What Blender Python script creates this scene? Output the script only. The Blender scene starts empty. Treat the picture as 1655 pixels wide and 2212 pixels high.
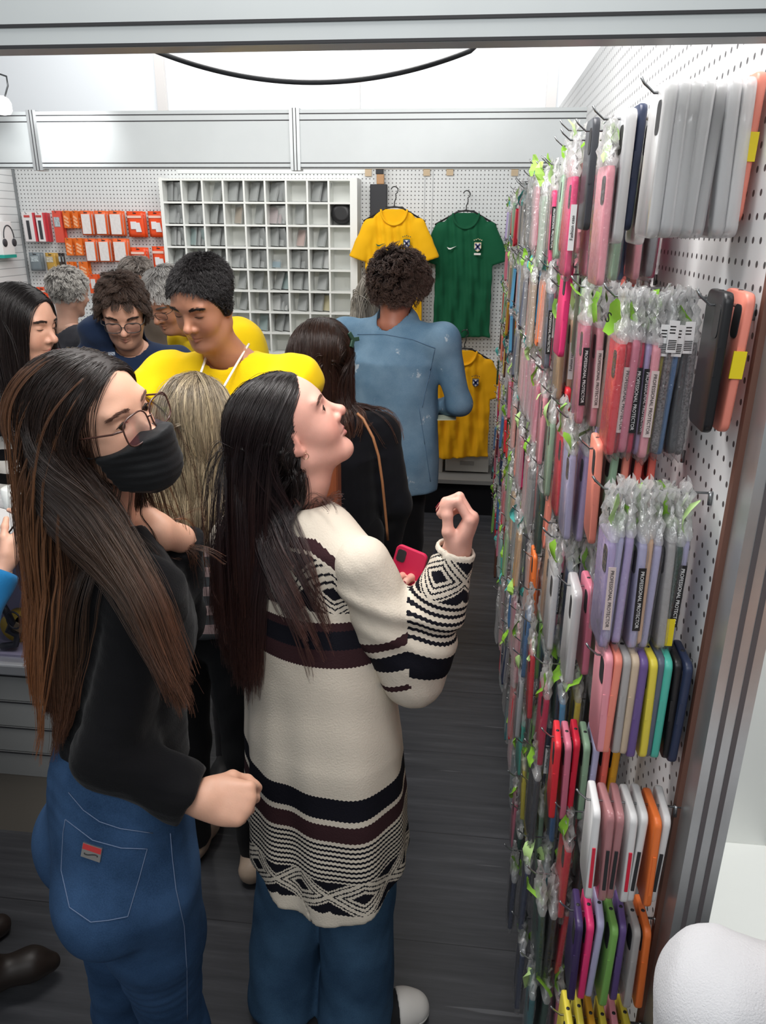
import bpy, bmesh, math, random
import numpy as np
from mathutils import Vector, Matrix

SC = bpy.context.scene
COL = SC.collection
# ------------------------------------------------------------------ camera
FPX, FW, FH = 1655.0, 1655.0, 2212.0
PITCH, YAW, ROLL, CAMH = math.radians(20.5), math.radians(6.37), math.radians(-0.45), 1.90
CAM = np.array([0.0, 0.0, CAMH])
F_ = np.array([-math.sin(YAW) * math.cos(PITCH), math.cos(YAW) * math.cos(PITCH), -math.sin(PITCH)])
R0 = np.array([math.cos(YAW), math.sin(YAW), 0.0])
U0 = np.cross(R0, F_)
R_ = R0 * math.cos(ROLL) - U0 * math.sin(ROLL)
U_ = np.cross(R_, F_)
cd = bpy.data.cameras.new('camera')
cam = bpy.data.objects.new('camera', cd)
COL.objects.link(cam)
cd.sensor_fit = 'HORIZONTAL'
cd.sensor_width = 36.0
cd.lens = 36.0 * FPX / FW
cd.clip_start = 0.02
cam.matrix_world = Matrix(((R_[0], U_[0], -F_[0], 0), (R_[1], U_[1], -F_[1], 0), (R_[2], U_[2], -F_[2], CAMH), (0, 0, 0, 1)))
SC.camera = cam
# ------------------------------------------------------------------ world, lamps, exposure
SC.view_settings.view_transform = 'Standard'
SC.view_settings.look = 'None'
SC.view_settings.gamma = 1.0
SC.view_settings.use_curve_mapping = False
SC.view_settings.exposure = 0.1
SC.cycles.transparent_max_bounces = 24
SC.cycles.max_bounces = 6
SC.cycles.use_denoising = True
w = bpy.data.worlds.new('hall_daylight')
SC.world = w
w.use_nodes = True
w.node_tree.nodes['Background'].inputs[0].default_value = (0.93, 0.97, 1.0, 1)
w.node_tree.nodes['Background'].inputs[1].default_value = 0.27

def area_light(name, loc, target, sx, sy, power, color=(1, 1, 1)):
    l = bpy.data.lights.new(name, 'AREA')
    l.shape = 'RECTANGLE'; l.size = sx; l.size_y = sy; l.energy = power; l.color = color
    o = bpy.data.objects.new(name, l); COL.objects.link(o)
    o.location = loc
    o.rotation_euler = (Vector(target) - Vector(loc)).to_track_quat('-Z', 'Y').to_euler()
    return o
area_light('booth_lamp_light', (-0.70, 1.55, 2.72), (-0.65, 1.9, 0.6), 1.2, 0.3, 25, (1, 0.97, 0.94))
area_light('rear_booth_light', (-1.4, 3.9, 3.0), (-1.4, 4.7, 0.9), 2.6, 0.8, 38, (1, 0.98, 0.95))
area_light('aisle_light', (-0.08, 1.0, 2.70), (0.14, 1.7, 1.4), 0.35, 0.9, 15, (1, 0.97, 0.95))
area_light('neighbour_stall_fill', (1.3, 1.0, 3.0), (0.75, 1.4, 0.5), 0.8, 0.8, 34, (1, 0.99, 0.97))  # unseen fill, added to brighten the neighbouring stall past the end post
area_light('front_fascia_fill', (-0.3, -1.2, 3.2), (0.0, 0.85, 2.1), 2.0, 1.0, 26, (0.97, 0.99, 1.0))  # added fill from behind the camera, lifts the dark front fascia
area_light('hall_daylight_light', (-1.0, 6.4, 4.4), (-1.2, 8.2, 3.0), 6.0, 1.0, 130, (0.97, 0.99, 1.0))

def P(px, py, Y):
    """point seen at photo pixel (px, py) at distance Y down the aisle"""
    d = F_ + R_ * (px - FW / 2) / FPX - U_ * (py - FH / 2) / FPX
    return CAM + d * (Y / d[1])
def PX(px, py, X):
    d = F_ + R_ * (px - FW / 2) / FPX - U_ * (py - FH / 2) / FPX
    return CAM + d * (X / d[0])
def PZ(px, py, Z):
    d = F_ + R_ * (px - FW / 2) / FPX - U_ * (py - FH / 2) / FPX
    return CAM + d * ((Z - CAMH) / d[2])

# ------------------------------------------------------------------ tagging
def tag(o, label, cat, group=None, kind=None):
    o['label'] = label; o['category'] = cat
    if group: o['group'] = group
    if kind: o['kind'] = kind
    return o
def empty(name, loc=(0, 0, 0), rz=0.0):
    o = bpy.data.objects.new(name, None); COL.objects.link(o)
    o.location = loc; o.rotation_euler = (0, 0, rz); o.empty_display_size = 0.05
    return o
def link_mesh(name, me, mat=None, parent=None, kind=None):
    o = bpy.data.objects.new(name, me); COL.objects.link(o)
    if mat is not None:
        for m in (mat if isinstance(mat, (list, tuple)) else [mat]): me.materials.append(m)
    if parent is not None: o.parent = parent
    if kind: o['kind'] = kind
    return o

# ------------------------------------------------------------------ mesh building
class MB:
    """collects simple solids and links them as ONE mesh object"""
    def __init__(s): s.v = []; s.f = []; s.m = []; s.sm = []
    def add(s, vs, fs, mi=0, smooth=False):
        n = len(s.v)
        s.v += [tuple(map(float, v)) for v in vs]
        s.f += [tuple(i + n for i in f) for f in fs]
        s.m += [mi] * len(fs); s.sm += [smooth] * len(fs)
        return s
    def box(s, lo, hi, mi=0):
        x0, y0, z0 = lo; x1, y1, z1 = hi
        return s.add([(x0, y0, z0), (x1, y0, z0), (x1, y1, z0), (x0, y1, z0), (x0, y0, z1), (x1, y0, z1), (x1, y1, z1), (x0, y1, z1)],
                     [(0, 3, 2, 1), (4, 5, 6, 7), (0, 1, 5, 4), (1, 2, 6, 5), (2, 3, 7, 6), (3, 0, 4, 7)], mi)
    def obox(s, c, ax, ay, az, mi=0):
        c, ax, ay, az = map(np.asarray, (c, ax, ay, az))
        vs = [c + sx * ax + sy * ay + sz * az for sz in (-1, 1) for sx, sy in ((-1, -1), (1, -1), (1, 1), (-1, 1))]
        return s.add(vs, [(0, 3, 2, 1), (4, 5, 6, 7), (0, 1, 5, 4), (1, 2, 6, 5), (2, 3, 7, 6), (3, 0, 4, 7)], mi)
    def tube(s, pts, r, n=8, mi=0, closed=False, cap=True):
        pts = [np.asarray(p, float) for p in pts]
        m = len(pts); rs = r if isinstance(r, (list, tuple, np.ndarray)) else [r] * m
        vs = []; up = None
        for i in range(m):
            a = pts[(i - 1) % m] if (closed or i > 0) else pts[i]
            b = pts[(i + 1) % m] if (closed or i < m - 1) else pts[i]
            t = b - a; t = t / (np.linalg.norm(t) + 1e-9)
            if up is None:
                up = np.array([0, 0, 1.0]) if abs(t[2]) < 0.9 else np.array([1.0, 0, 0])
            u = up - t * (up @ t); u /= (np.linalg.norm(u) + 1e-9); up = u
            q = np.cross(t, u)
            for k in range(n):
                an = 2 * math.pi * k / n
                vs.append(pts[i] + rs[i] * (u * math.cos(an) + q * math.sin(an)))
        fs = []
        for i in range(m if closed else m - 1):
            j = (i + 1) % m
            for k in range(n):
                k2 = (k + 1) % n
                fs.append((i * n + k, i * n + k2, j * n + k2, j * n + k))
        if cap and not closed:
            fs.append(tuple(range(n - 1, -1, -1))); fs.append(tuple((m - 1) * n + k for k in range(n)))
        return s.add(vs, fs, mi, True)
    def lathe(s, prof, c=(0, 0, 0), n=20, mi=0, axis='z'):
        vs = []
        for r, h in prof:
            for k in range(n):
                a = 2 * math.pi * k / n
                p = (r * math.cos(a), r * math.sin(a), h)
                if axis == 'y': p = (p[0], p[2], p[1])
                if axis == 'x': p = (p[2], p[0], p[1])
                vs.append(np.add(c, p))
        fs = [(i * n + k, i * n + (k + 1) % n, (i + 1) * n + (k + 1) % n, (i + 1) * n + k) for i in range(len(prof) - 1) for k in range(n)]
        fs.append(tuple(range(n - 1, -1, -1))); fs.append(tuple((len(prof) - 1) * n + k for k in range(n)))
        return s.add(vs, fs, mi, True)
    def prism(s, poly, o, u, v, w, mi=0):
        """polygon in the (u, v) plane at o, extruded by the vector w"""
        o, u, v, w = map(lambda a: np.asarray(a, float), (o, u, v, w))
        n = len(poly)
        a = [o + u * p[0] + v * p[1] for p in poly]
        fs = [tuple(range(n - 1, -1, -1)), tuple(range(n, 2 * n))] + [(k, (k + 1) % n, n + (k + 1) % n, n + k) for k in range(n)]
        return s.add(a + [p + w for p in a], fs, mi)
    def mesh(s, name):
        me = bpy.data.meshes.new(name)
        me.from_pydata(s.v, [], s.f)
        me.polygons.foreach_set('material_index', s.m)
        me.polygons.foreach_set('use_smooth', s.sm)
        me.validate(); me.update()
        return me
    def build(s, name, mat=None, parent=None, kind=None, bevel=0.0, recalc=True):
        me = s.mesh(name)
        if recalc:
            bm = bmesh.new(); bm.from_mesh(me); bmesh.ops.recalc_face_normals(bm, faces=bm.faces)
            bm.to_mesh(me); bm.free()
        o = link_mesh(name, me, mat, parent, kind)
        if bevel:
            b = o.modifiers.new('bevel', 'BEVEL'); b.width = bevel; b.segments = 2; b.limit_method = 'ANGLE'
        return o
def np_mesh(name, V, Q, smooth=True, matidx=None):
    """numpy verts (N,3) and faces (M,k) to a mesh"""
    me = bpy.data.meshes.new(name)
    V = np.asarray(V, np.float32); Q = np.asarray(Q, np.int32); k = Q.shape[1]
    me.vertices.add(len(V)); me.vertices.foreach_set('co', V.ravel())
    me.loops.add(Q.size); me.loops.foreach_set('vertex_index', Q.ravel())
    me.polygons.add(len(Q)); me.polygons.foreach_set('loop_start', np.arange(0, Q.size, k, dtype=np.int32))
    if smooth: me.polygons.foreach_set('use_smooth', np.ones(len(Q), bool))
    if matidx is not None: me.polygons.foreach_set('material_index', np.asarray(matidx, np.int32))
    me.update(calc_edges=True); me.validate()
    return me
def set_color(me, name, C):
    a = me.attributes.new(name, 'FLOAT_COLOR', 'POINT')
    a.data.foreach_set('color', np.concatenate([np.asarray(C, np.float32), np.ones((len(C), 1), np.float32)], 1).ravel())
def set_vec(me, name, C):
    a = me.attributes.new(name, 'FLOAT_VECTOR', 'POINT')
    a.data.foreach_set('vector', np.asarray(C, np.float32).ravel())

# ------------------------------------------------------------------ materials
def srgb(h):
    if isinstance(h, str):
        h = h.lstrip('#'); c = [int(h[i:i + 2], 16) / 255 for i in (0, 2, 4)]
    else: c = h
    return tuple(x / 12.92 if x <= 0.04045 else ((x + 0.055) / 1.055) ** 2.4 for x in c)
class NT:
    def __init__(s, mat): s.t = mat.node_tree; s.n = s.t.nodes; s.l = s.t.links
    def add(s, typ, **kw):
        n = s.n.new(typ)
        for k, v in kw.items():
            if k == 'ins':
                for a, b in v.items(): n.inputs[a].default_value = b
            else: setattr(n, k, v)
        return n
    def link(s, a, b): s.l.new(a, b)
    def math(s, op, a, b=None, c=None):
        n = s.n.new('ShaderNodeMath'); n.operation = op
        for i, x in enumerate((a, b, c)):
            if x is None: continue
            if hasattr(x, 'is_linked'): s.l.new(x, n.inputs[i])
            else: n.inputs[i].default_value = x
        return n.outputs[0]
    def mix(s, fac, a, b):
        n = s.n.new('ShaderNodeMix'); n.data_type = 'RGBA'
        for sock, x in ((n.inputs[0], fac), (n.inputs[6], a), (n.inputs[7], b)):
            if hasattr(x, 'is_linked'): s.l.new(x, sock)
            elif isinstance(x, (int, float)): sock.default_value = x
            else: sock.default_value = (*x[:3], 1)
        return n.outputs[2]
    def attr(s, name): return s.add('ShaderNodeAttribute', attribute_name=name)
    def ramp(s, fac, stops):
        n = s.n.new('ShaderNodeValToRGB'); s.l.new(fac, n.inputs[0])
        e = n.color_ramp.elements
        while len(e) < len(stops): e.new(0.5)
        for i, (p, c) in enumerate(stops): e[i].position = p; e[i].color = (*c[:3], 1)
        return n.outputs[0]
MATS = {}
def mat(name, color=(0.8, 0.8, 0.8), rough=0.5, metal=0.0, noise=0.0, scale=40.0, bump=0.0, spec=0.5, alpha=None, trans=0.0, sheen=0.0, emit=0.0):
    if name in MATS: return MATS[name]
    m = bpy.data.materials.new(name); m.use_nodes = True
    T = NT(m); b = T.n['Principled BSDF']
    c = srgb(color)
    b.inputs['Base Color'].default_value = (*c, 1)
    b.inputs['Roughness'].default_value = rough; b.inputs['Metallic'].default_value = metal
    b.inputs['Specular IOR Level'].default_value = spec
    if trans: b.inputs['Transmission Weight'].default_value = trans
    if sheen: b.inputs['Sheen Weight'].default_value = sheen
    if alpha is not None: b.inputs['Alpha'].default_value = alpha
    if emit:
        b.inputs['Emission Color'].default_value = (*c, 1); b.inputs['Emission Strength'].default_value = emit
    if noise or bump:
        co = T.add('ShaderNodeTexCoord'); nz = T.add('ShaderNodeTexNoise', ins={'Scale': scale, 'Detail': 5.0, 'Roughness': 0.6})
        T.link(co.outputs['Object'], nz.inputs['Vector'])
        if noise:
            lo = tuple(x * (1 - noise) for x in c); hi = tuple(min(1, x * (1 + noise)) for x in c)
            T.link(T.ramp(nz.outputs['Fac'], [(0.3, lo), (0.7, hi)]), b.inputs['Base Color'])
        if bump:
            bp = T.add('ShaderNodeBump', ins={'Strength': bump, 'Distance': 0.002}); T.link(nz.outputs['Fac'], bp.inputs['Height'])
            T.link(bp.outputs[0], b.inputs['Normal'])
    MATS[name] = m
    return m
def node_mat(name):
    m = bpy.data.materials.new(name); m.use_nodes = True; MATS[name] = m
    T = NT(m); return m, T, T.n['Principled BSDF']
def pegboard(name, ax, base, hole=0.0038, pitch=0.025):
    """painted pegboard with a regular grid of holes; ax = the two in-plane axes"""
    m, T, b = node_mat(name)
    co = T.add('ShaderNodeTexCoord'); sp = T.add('ShaderNodeSeparateXYZ'); T.link(co.outputs['Object'], sp.inputs[0])
    def cell(i): return T.math('SUBTRACT', T.math('FRACT', T.math('DIVIDE', sp.outputs[i], pitch)), 0.5)
    u, v = cell(ax[0]), cell(ax[1])
    d = T.math('SQRT', T.math('ADD', T.math('MULTIPLY', u, u), T.math('MULTIPLY', v, v)))
    k = T.math('LESS_THAN', d, hole / pitch)
    nz = T.add('ShaderNodeTexNoise', ins={'Scale': 6.0}); T.link(co.outputs['Object'], nz.inputs['Vector'])
    c = srgb(base)
    paint = T.ramp(nz.outputs['Fac'], [(0.3, tuple(x * .95 for x in c)), (0.7, c)])
    T.link(T.mix(k, paint, srgb('#4a4748')), b.inputs['Base Color'])
    b.inputs['Roughness'].default_value = 0.45
    bp = T.add('ShaderNodeBump', ins={'Strength': 1.0, 'Distance': 0.002}); bp.invert = True
    T.link(k, bp.inputs['Height']); T.link(bp.outputs[0], b.inputs['Normal'])
    return m
# ================================================================== the stall: floor, walls, beams
XW, YB, XL = 0.312, 5.45, -3.20          # pegboard wall, back wall, left wall
m_white = mat('white_panel', '#e4e7e6', 0.4, noise=0.03, scale=3)
m_alu = mat('aluminium_profile', '#c9cccd', 0.32, 0.75, noise=0.05, scale=20)
m_alu_w = mat('fascia_white', '#cbd0d0', 0.35, 0.1, noise=0.03, scale=5)
m_dark = mat('groove_black', '#2a2a2d', 0.6)
m_lam = mat('white_laminate', '#eceeea', 0.35)

def floor_mat():
    m, T, b = node_mat('floor_charcoal_planks')
    co = T.add('ShaderNodeTexCoord'); mp = T.add('ShaderNodeMapping', ins={'Scale': (0.7, 11.0, 1.0)})
    T.link(co.outputs['Object'], mp.inputs[0])
    nz = T.add('ShaderNodeTexNoise', ins={'Scale': 3.0, 'Detail': 8.0, 'Roughness': 0.65}); T.link(mp.outputs[0], nz.inputs['Vector'])
    sc = T.add('ShaderNodeTexNoise', ins={'Scale': 14.0, 'Detail': 2.0}); mp2 = T.add('ShaderNodeMapping', ins={'Scale': (0.15, 3.0, 1.0), 'Rotation': (0, 0, 0.5)})
    T.link(co.outputs['Object'], mp2.inputs[0]); T.link(mp2.outputs[0], sc.inputs['Vector'])
    c = T.ramp(nz.outputs['Fac'], [(0.3, srgb('#303135')), (0.55, srgb('#3f4044')), (0.75, srgb('#515256'))])
    scr = T.ramp(sc.outputs['Fac'], [(0.70, (0, 0, 0)), (0.74, (1, 1, 1))])
    c2 = T.mix(T.math('MULTIPLY', scr, 0.35), c, srgb('#8b8c90'))
    sp = T.add('ShaderNodeSeparateXYZ'); T.link(co.outputs['Object'], sp.inputs[0])
    seam = T.math('LESS_THAN', T.math('FRACT', T.math('DIVIDE', T.math('ADD', sp.outputs[1], 0.07), 0.42)), 0.008)
    T.link(T.mix(seam, c2, srgb('#26262a')), b.inputs['Base Color'])
    b.inputs['Roughness'].default_value = 0.42
    bp = T.add('ShaderNodeBump', ins={'Strength': 0.15, 'Distance': 0.002}); T.link(nz.outputs['Fac'], bp.inputs['Height']); T.link(bp.outputs[0], b.inputs['Normal'])
    return m
MB().box((-5.5, -1.5, -0.05), (3.6, 9.2, 0.0)).build('floor', floor_mat(), kind='structure')

m_peg_r = pegboard('pegboard_white_right', (1, 2), '#e6e7e8')
m_peg_b = pegboard('pegboard_white_back', (0, 2), '#dfe2e2')
wr = MB()
for a, bb in ((0.895, 2.0), (2.003, 3.2), (3.203, 4.4), (4.403, YB)):
    wr.box((XW, a, 0.12), (XW + 0.018, bb, 2.36))
wr.build('wall_right', m_peg_r, kind='structure')
MB().box((XL, YB, 0.02), (XW + 0.02, YB + 0.018, 2.42)).build('wall_back', m_peg_b, kind='structure')
t = MB()
for x in (-0.352, -0.30): t.box((x, YB - 0.004, 0.1), (x + 0.004, YB, 2.4))
t.build('trim_1', mat('seam_grey', '#b9bcbd', .5), kind='structure')
MB().box((-2.02, YB - 0.006, 2.22), (-0.72, YB, 2.42)).build('trim_2', m_white, kind='structure')
# slatwall on the left side
def slat_mat():
    m, T, b = node_mat('slatwall_white')
    co = T.add('ShaderNodeTexCoord'); sp = T.add('ShaderNodeSeparateXYZ'); T.link(co.outputs['Object'], sp.inputs[0])
    k = T.math('LESS_THAN', T.math('FRACT', T.math('DIVIDE', sp.outputs[2], 0.05)), 0.1)
    T.link(T.mix(k, srgb('#eef0f0'), srgb('#b4b7b9')), b.inputs['Base Color']); b.inputs['Roughness'].default_value = .4
    return m
MB().box((XL - 0.018, 1.2, 0.02), (XL, YB, 2.42)).build('wall_left', slat_mat(), kind='structure')
MB().box((XL - 0.002, YB - 0.016, 0.02), (XL + 0.014, YB - 0.001, 2.42)).build('trim_3', mat('corner_grey', '#8e9294', .5, .3), kind='structure')

# end post of the pegboard wall, brown edge strip and grooved aluminium profile
def post(name, x0, x1, y0, y1, z0, z1, grooves):
    o = MB(); o.box((x0, y0, z0), (x1, y1, z1), 0)
    for gx, gw in grooves: o.box((gx, y0 - 0.0015, z0), (gx + gw, y0 + 0.0005, z1), 1)
    return o.build(name, [m_alu, mat('groove_grey', '#5d585a', .5)], kind='structure')
MB().box((XW - 0.003, 0.884, 0.0), (XW + 0.02, 0.896, 2.4)).build('trim_4', mat('brown_edge_strip', '#6d4a3e', .5), kind='structure')
post('trim_5', XW + 0.004, XW + 0.052, 0.84, 0.884, 0.0, 2.4, ((XW + 0.016, 0.006), (XW + 0.034, 0.006)))

# front fascia beam (over the viewer's edge of the stall) and the inner fascia
def fascia(name, x0, x1, y, z0, z1, posts, lines, face):
    o = MB(); o.box((x0, y, z0), (x1, y + 0.03, z1), 0)
    for zz in lines: o.box((x0, y - 0.0015, zz), (x1, y + 0.0005, zz + 0.0028), 1)
    for px in posts:
        o.box((px - 0.016, y - 0.006, z0 - 0.006), (px + 0.016, y + 0.036, z1 + 0.004), 2)
        for g in (-0.006, 0.004): o.box((px + g, y - 0.0075, z0 - 0.006), (px + g + 0.0025, y - 0.0055, z1 + 0.004), 1)
    return o.build(name, [face, m_dark, m_alu], kind='structure')
fascia('trim_6', -2.6, XW + 0.5, 0.83, 2.062, 2.40, (), (2.0625, 2.0805), m_alu_w)
YF = 2.62
fascia('trim_7', -3.2, XW, YF, 2.068, 2.236, (-1.445, -0.58), (2.070, 2.083, 2.205, 2.223), mat('fascia_grey_white', '#adb2b3', 0.4, noise=0.04, scale=4))  # same white fascia, base colour darkened to offset the strong light on it
# white canvas hall wall behind, with its posts and truss
m_canvas = mat('white_canvas', '#f4f6f8', 0.8)
cv = MB()
xs = [-7.0, -4.9, -3.05, -1.18, 0.62, 1.55, 3.4]
YH = 8.0
for a, bb in zip(xs[:-1], xs[1:]): cv.box((a + 0.03, YH, 0.0), (bb - 0.03, YH + 0.02, 3.62))
cv.build('wall_hall', m_canvas, kind='structure')
pp = MB()
for x in xs: pp.box((x - 0.045, YH - 0.05, 0), (x + 0.045, YH - 0.01, 3.9))
for x in (1.13, 1.2, 1.27): pp.box((x - 0.012, YH - 0.06, 0), (x + 0.012, YH - 0.03, 3.5), 0)
pp.build('trim_8', mat('post_cream', '#dcd6d2', .5), kind='structure')
tr = MB()
for zz in (3.74, 4.05): tr.tube([(-7, YH - 0.1, zz), (3.4, YH - 0.1, zz)], 0.028, 8)
for i in range(42):
    x = -7 + i * 0.25
    tr.tube([(x, YH - 0.1, 3.74 if i % 2 else 4.05), (x + 0.25, YH - 0.1, 4.05 if i % 2 else 3.74)], 0.012, 6)
tr.build('trim_9', mat('truss_steel', '#a9a3a2', .4, .6), kind='structure')
# neighbouring stall seen past the end post
q = MB(); q.box((0.38, 1.62, 0.0), (0.80, 1.66, 1.06)); q.build('wall_neighbour', m_lam, kind='structure')
q = MB(); q.box((0.36, 1.28, 0.40), (0.80, 1.62, 0.44)); q.box((0.38, 1.34, 0.0), (0.78, 1.60, 0.40))
tag(q.build('display_plinth', m_lam, bevel=0.002), 'low white display plinth beyond the end post of the pegboard', 'plinth')
MB().box((0.34, 3.4, 0.0), (3.4, 3.44, 2.4)).build('wall_far_right', m_white, kind='structure')

# ---- cable, floodlight
c0, c1, c2 = P(270, 92, 0.95), P(640, 178, 1.0), P(1035, 92, 0.95)
pts = []
for i in range(41):
    s = i / 40.0
    px = 270 + 765 * s; py = 92 + 86 * (1 - abs(2 * (s + (-.03 if 0 < s < 1 else 0)) - 1) ** 2.0)
    pts.append(P(px, py, 0.872))
pts = [P(225, 55, 0.862)] + pts + [P(1085, 55, 0.862)]
tag(MB().tube(pts, 0.0026, 8).build('power_cable', mat('cable_black', '#3a3b3e', .5)), 'dark grey cable sagging below the front fascia beam', 'cable')
fl = empty('floodlight', P(4, 215, 2.5))
tag(fl, 'white floodlight on a thin wire arm at the left edge', 'lamp')
def loc(o, p): return np.asarray(p, float) - np.asarray(o.location)
MB().tube([loc(fl, P(-30, 150, 2.55)), loc(fl, P(14, 165, 2.5)), loc(fl, P(17, 185, 2.5)), loc(fl, P(6, 225, 2.5))], 0.0025, 8).build('wire_arm', mat('wire_dark', '#55585a', .4, .6), fl)
MB().lathe([(0.008, 0.0), (0.02, -0.008), (0.026, -0.02), (0.026, -0.04), (0.02, -0.05), (0.006, -0.053)], (0, 0, 0.01), 18).build('lamp_head', mat('lamp_white', '#ffffff', .4, emit=2.0), fl)
def spot(name, loc_, tgt, power, deg):
    l = bpy.data.lights.new(name, 'SPOT'); l.energy = power; l.spot_size = math.radians(deg); l.spot_blend = 0.8; l.shadow_soft_size = 0.04
    o = bpy.data.objects.new(name, l); COL.objects.link(o); o.location = loc_
    o.rotation_euler = (Vector(tgt) - Vector(loc_)).to_track_quat('-Z', 'Y').to_euler()
spot('floodlight_beam', P(40, 205, 2.35), P(130, 305, 2.62), 5, 90)
# ================================================================== implicit surfaces for bodies, clothes and hair
def nrm(v): v = np.asarray(v, float); return v / (np.linalg.norm(v) + 1e-12)
def smin(a, b, k):
    h = np.clip(0.5 + 0.5 * (b - a) / k, 0, 1)
    return b + (a - b) * h - k * h * (1 - h)
def smax(a, b, k): return -smin(-a, -b, k)
def cone(Q, a, b, ra, rb):
    a = np.asarray(a, float); ab = np.asarray(b, float) - a
    t = np.clip(((Q - a) @ ab) / (ab @ ab + 1e-12), 0, 1)
    return np.linalg.norm(Q - a - t[:, None] * ab, axis=1) - (ra + (rb - ra) * t)
def ell(Q, c, r, M=None):
    d = Q - np.asarray(c, float)
    if M is not None: d = d @ M
    r = np.asarray(r, float)
    k0 = np.linalg.norm(d / r, axis=1); k1 = np.linalg.norm(d / (r * r), axis=1) + 1e-9
    return k0 * (k0 - 1) / k1
def sph(Q, c, r): return np.linalg.norm(Q - np.asarray(c, float), axis=1) - r
def frame(fwd, up=(0, 0, 1), roll=0.0):
    """columns: right, forward, up"""
    f = nrm(fwd); r = nrm(np.cross(f, up)); u = np.cross(r, f)
    c, s = math.cos(roll), math.sin(roll)
    r2 = r * c - u * s; u2 = u * c + r * s
    return np.stack([r2, f, u2], 1)
def chain(Q, pts, rads, k=0.03):
    d = None
    for i in range(len(pts) - 1):
        c = cone(Q, pts[i], pts[i + 1], rads[i], rads[i + 1])
        d = c if d is None else smin(d, c, k)
    return d
def noise3(Q, s, seed=0):
    """cheap smooth noise from sines"""
    r = np.random.RandomState(seed); o = np.zeros(len(Q))
    for i in range(5):
        k = r.normal(size=3) * s * (0.7 + 0.25 * i); o += np.sin(Q @ k + r.rand() * 6.28) / (1 + 0.4 * i)
    return o / 2.6
def polygonise(fn, lo, hi, h):
    lo = np.asarray(lo, float); hi = np.asarray(hi, float)
    B = 6
    nb = np.ceil((hi - lo) / (h * B)).astype(int) + 1
    n = nb * B + 1
    g = [lo[i] + h * B * (np.arange(nb[i]) + 0.5) for i in range(3)]
    cc = np.stack(np.meshgrid(*g, indexing='ij'), -1).reshape(-1, 3)
    dc = fn(cc)
    D = np.repeat(np.repeat(np.repeat(dc.reshape(nb), B, 0), B, 1), B, 2)
    D = np.pad(D, ((0, 1), (0, 1), (0, 1)), 'edge').astype(np.float32)
    act = np.abs(dc) < h * B * 1.25
    bi = np.stack(np.unravel_index(np.nonzero(act)[0], nb), 1)
    if len(bi):
        o = np.stack(np.meshgrid(*[np.arange(B + 1)] * 3, indexing='ij'), -1).reshape(-1, 3)
        for s in range(0, len(bi), 600):
            idx = (bi[s:s + 600, None, :] * B + o[None]).reshape(-1, 3)
            D[idx[:, 0], idx[:, 1], idx[:, 2]] = fn(lo + idx * h)
    S = D < 0
    cnt = np.zeros(np.array(n) - 1, np.int8)
    for a in (0, 1):
        for b in (0, 1):
            for c in (0, 1):
                cnt += S[a:n[0] - 1 + a, b:n[1] - 1 + b, c:n[2] - 1 + c]
    cells = np.stack(np.nonzero((cnt > 0) & (cnt < 8)), 1)
    ids = np.full(np.array(n) - 1, -1, np.int32)
    ids[cells[:, 0], cells[:, 1], cells[:, 2]] = np.arange(len(cells))
    acc = np.zeros((len(cells), 3)); num = np.zeros(len(cells))
    cor = [(a, b, c) for a in (0, 1) for b in (0, 1) for c in (0, 1)]
    val = {c: D[cells[:, 0] + c[0], cells[:, 1] + c[1], cells[:, 2] + c[2]] for c in cor}
    for c in cor:
        for ax in range(3):
            if c[ax]: continue
            e = list(c); e[ax] = 1; e = tuple(e)
            v0, v1 = val[c], val[e]
            m = (v0 < 0) != (v1 < 0)
            t = np.where(m, v0 / np.where(m, v0 - v1, 1), 0)
            p = np.array(c, float)[None].repeat(len(cells), 0); p[:, ax] += t
            acc += p * m[:, None]; num += m
    V = lo + (cells + acc / np.maximum(num, 1)[:, None]) * h
    Q = []
    for ax in range(3):
        u, v = (ax + 1) % 3, (ax + 2) % 3
        sl0 = [slice(1, -1)] * 3; sl1 = [slice(1, -1)] * 3
        sl0[ax] = slice(0, -1); sl1[ax] = slice(1, None)
        A = S[tuple(sl0)]; Bm = S[tuple(sl1)]
        for flip in (0, 1):
            m = (A & ~Bm) if flip == 0 else (~A & Bm)
            e = np.stack(np.nonzero(m), 1)
            if not len(e): continue
            e[:, u] += 1; e[:, v] += 1
            def cid(du, dv):
                q = e.copy(); q[:, u] -= du; q[:, v] -= dv
                return ids[q[:, 0], q[:, 1], q[:, 2]]
            q = np.stack([cid(0, 0), cid(1, 0), cid(1, 1), cid(0, 1)], 1)
            Q.append(q if flip == 0 else q[:, ::-1])
    Q = np.concatenate(Q)
    return V, Q[(Q >= 0).all(1)]
def bounds_of(pts, r):
    a = np.asarray(pts, float); return a.min(0) - r, a.max(0) + r
def join_parts(parts):
    off = 0; V = []; Q = []
    for v, q in parts:
        V.append(v); Q.append(q + off); off += len(v)
    return np.concatenate(V), np.concatenate(Q)

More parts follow.
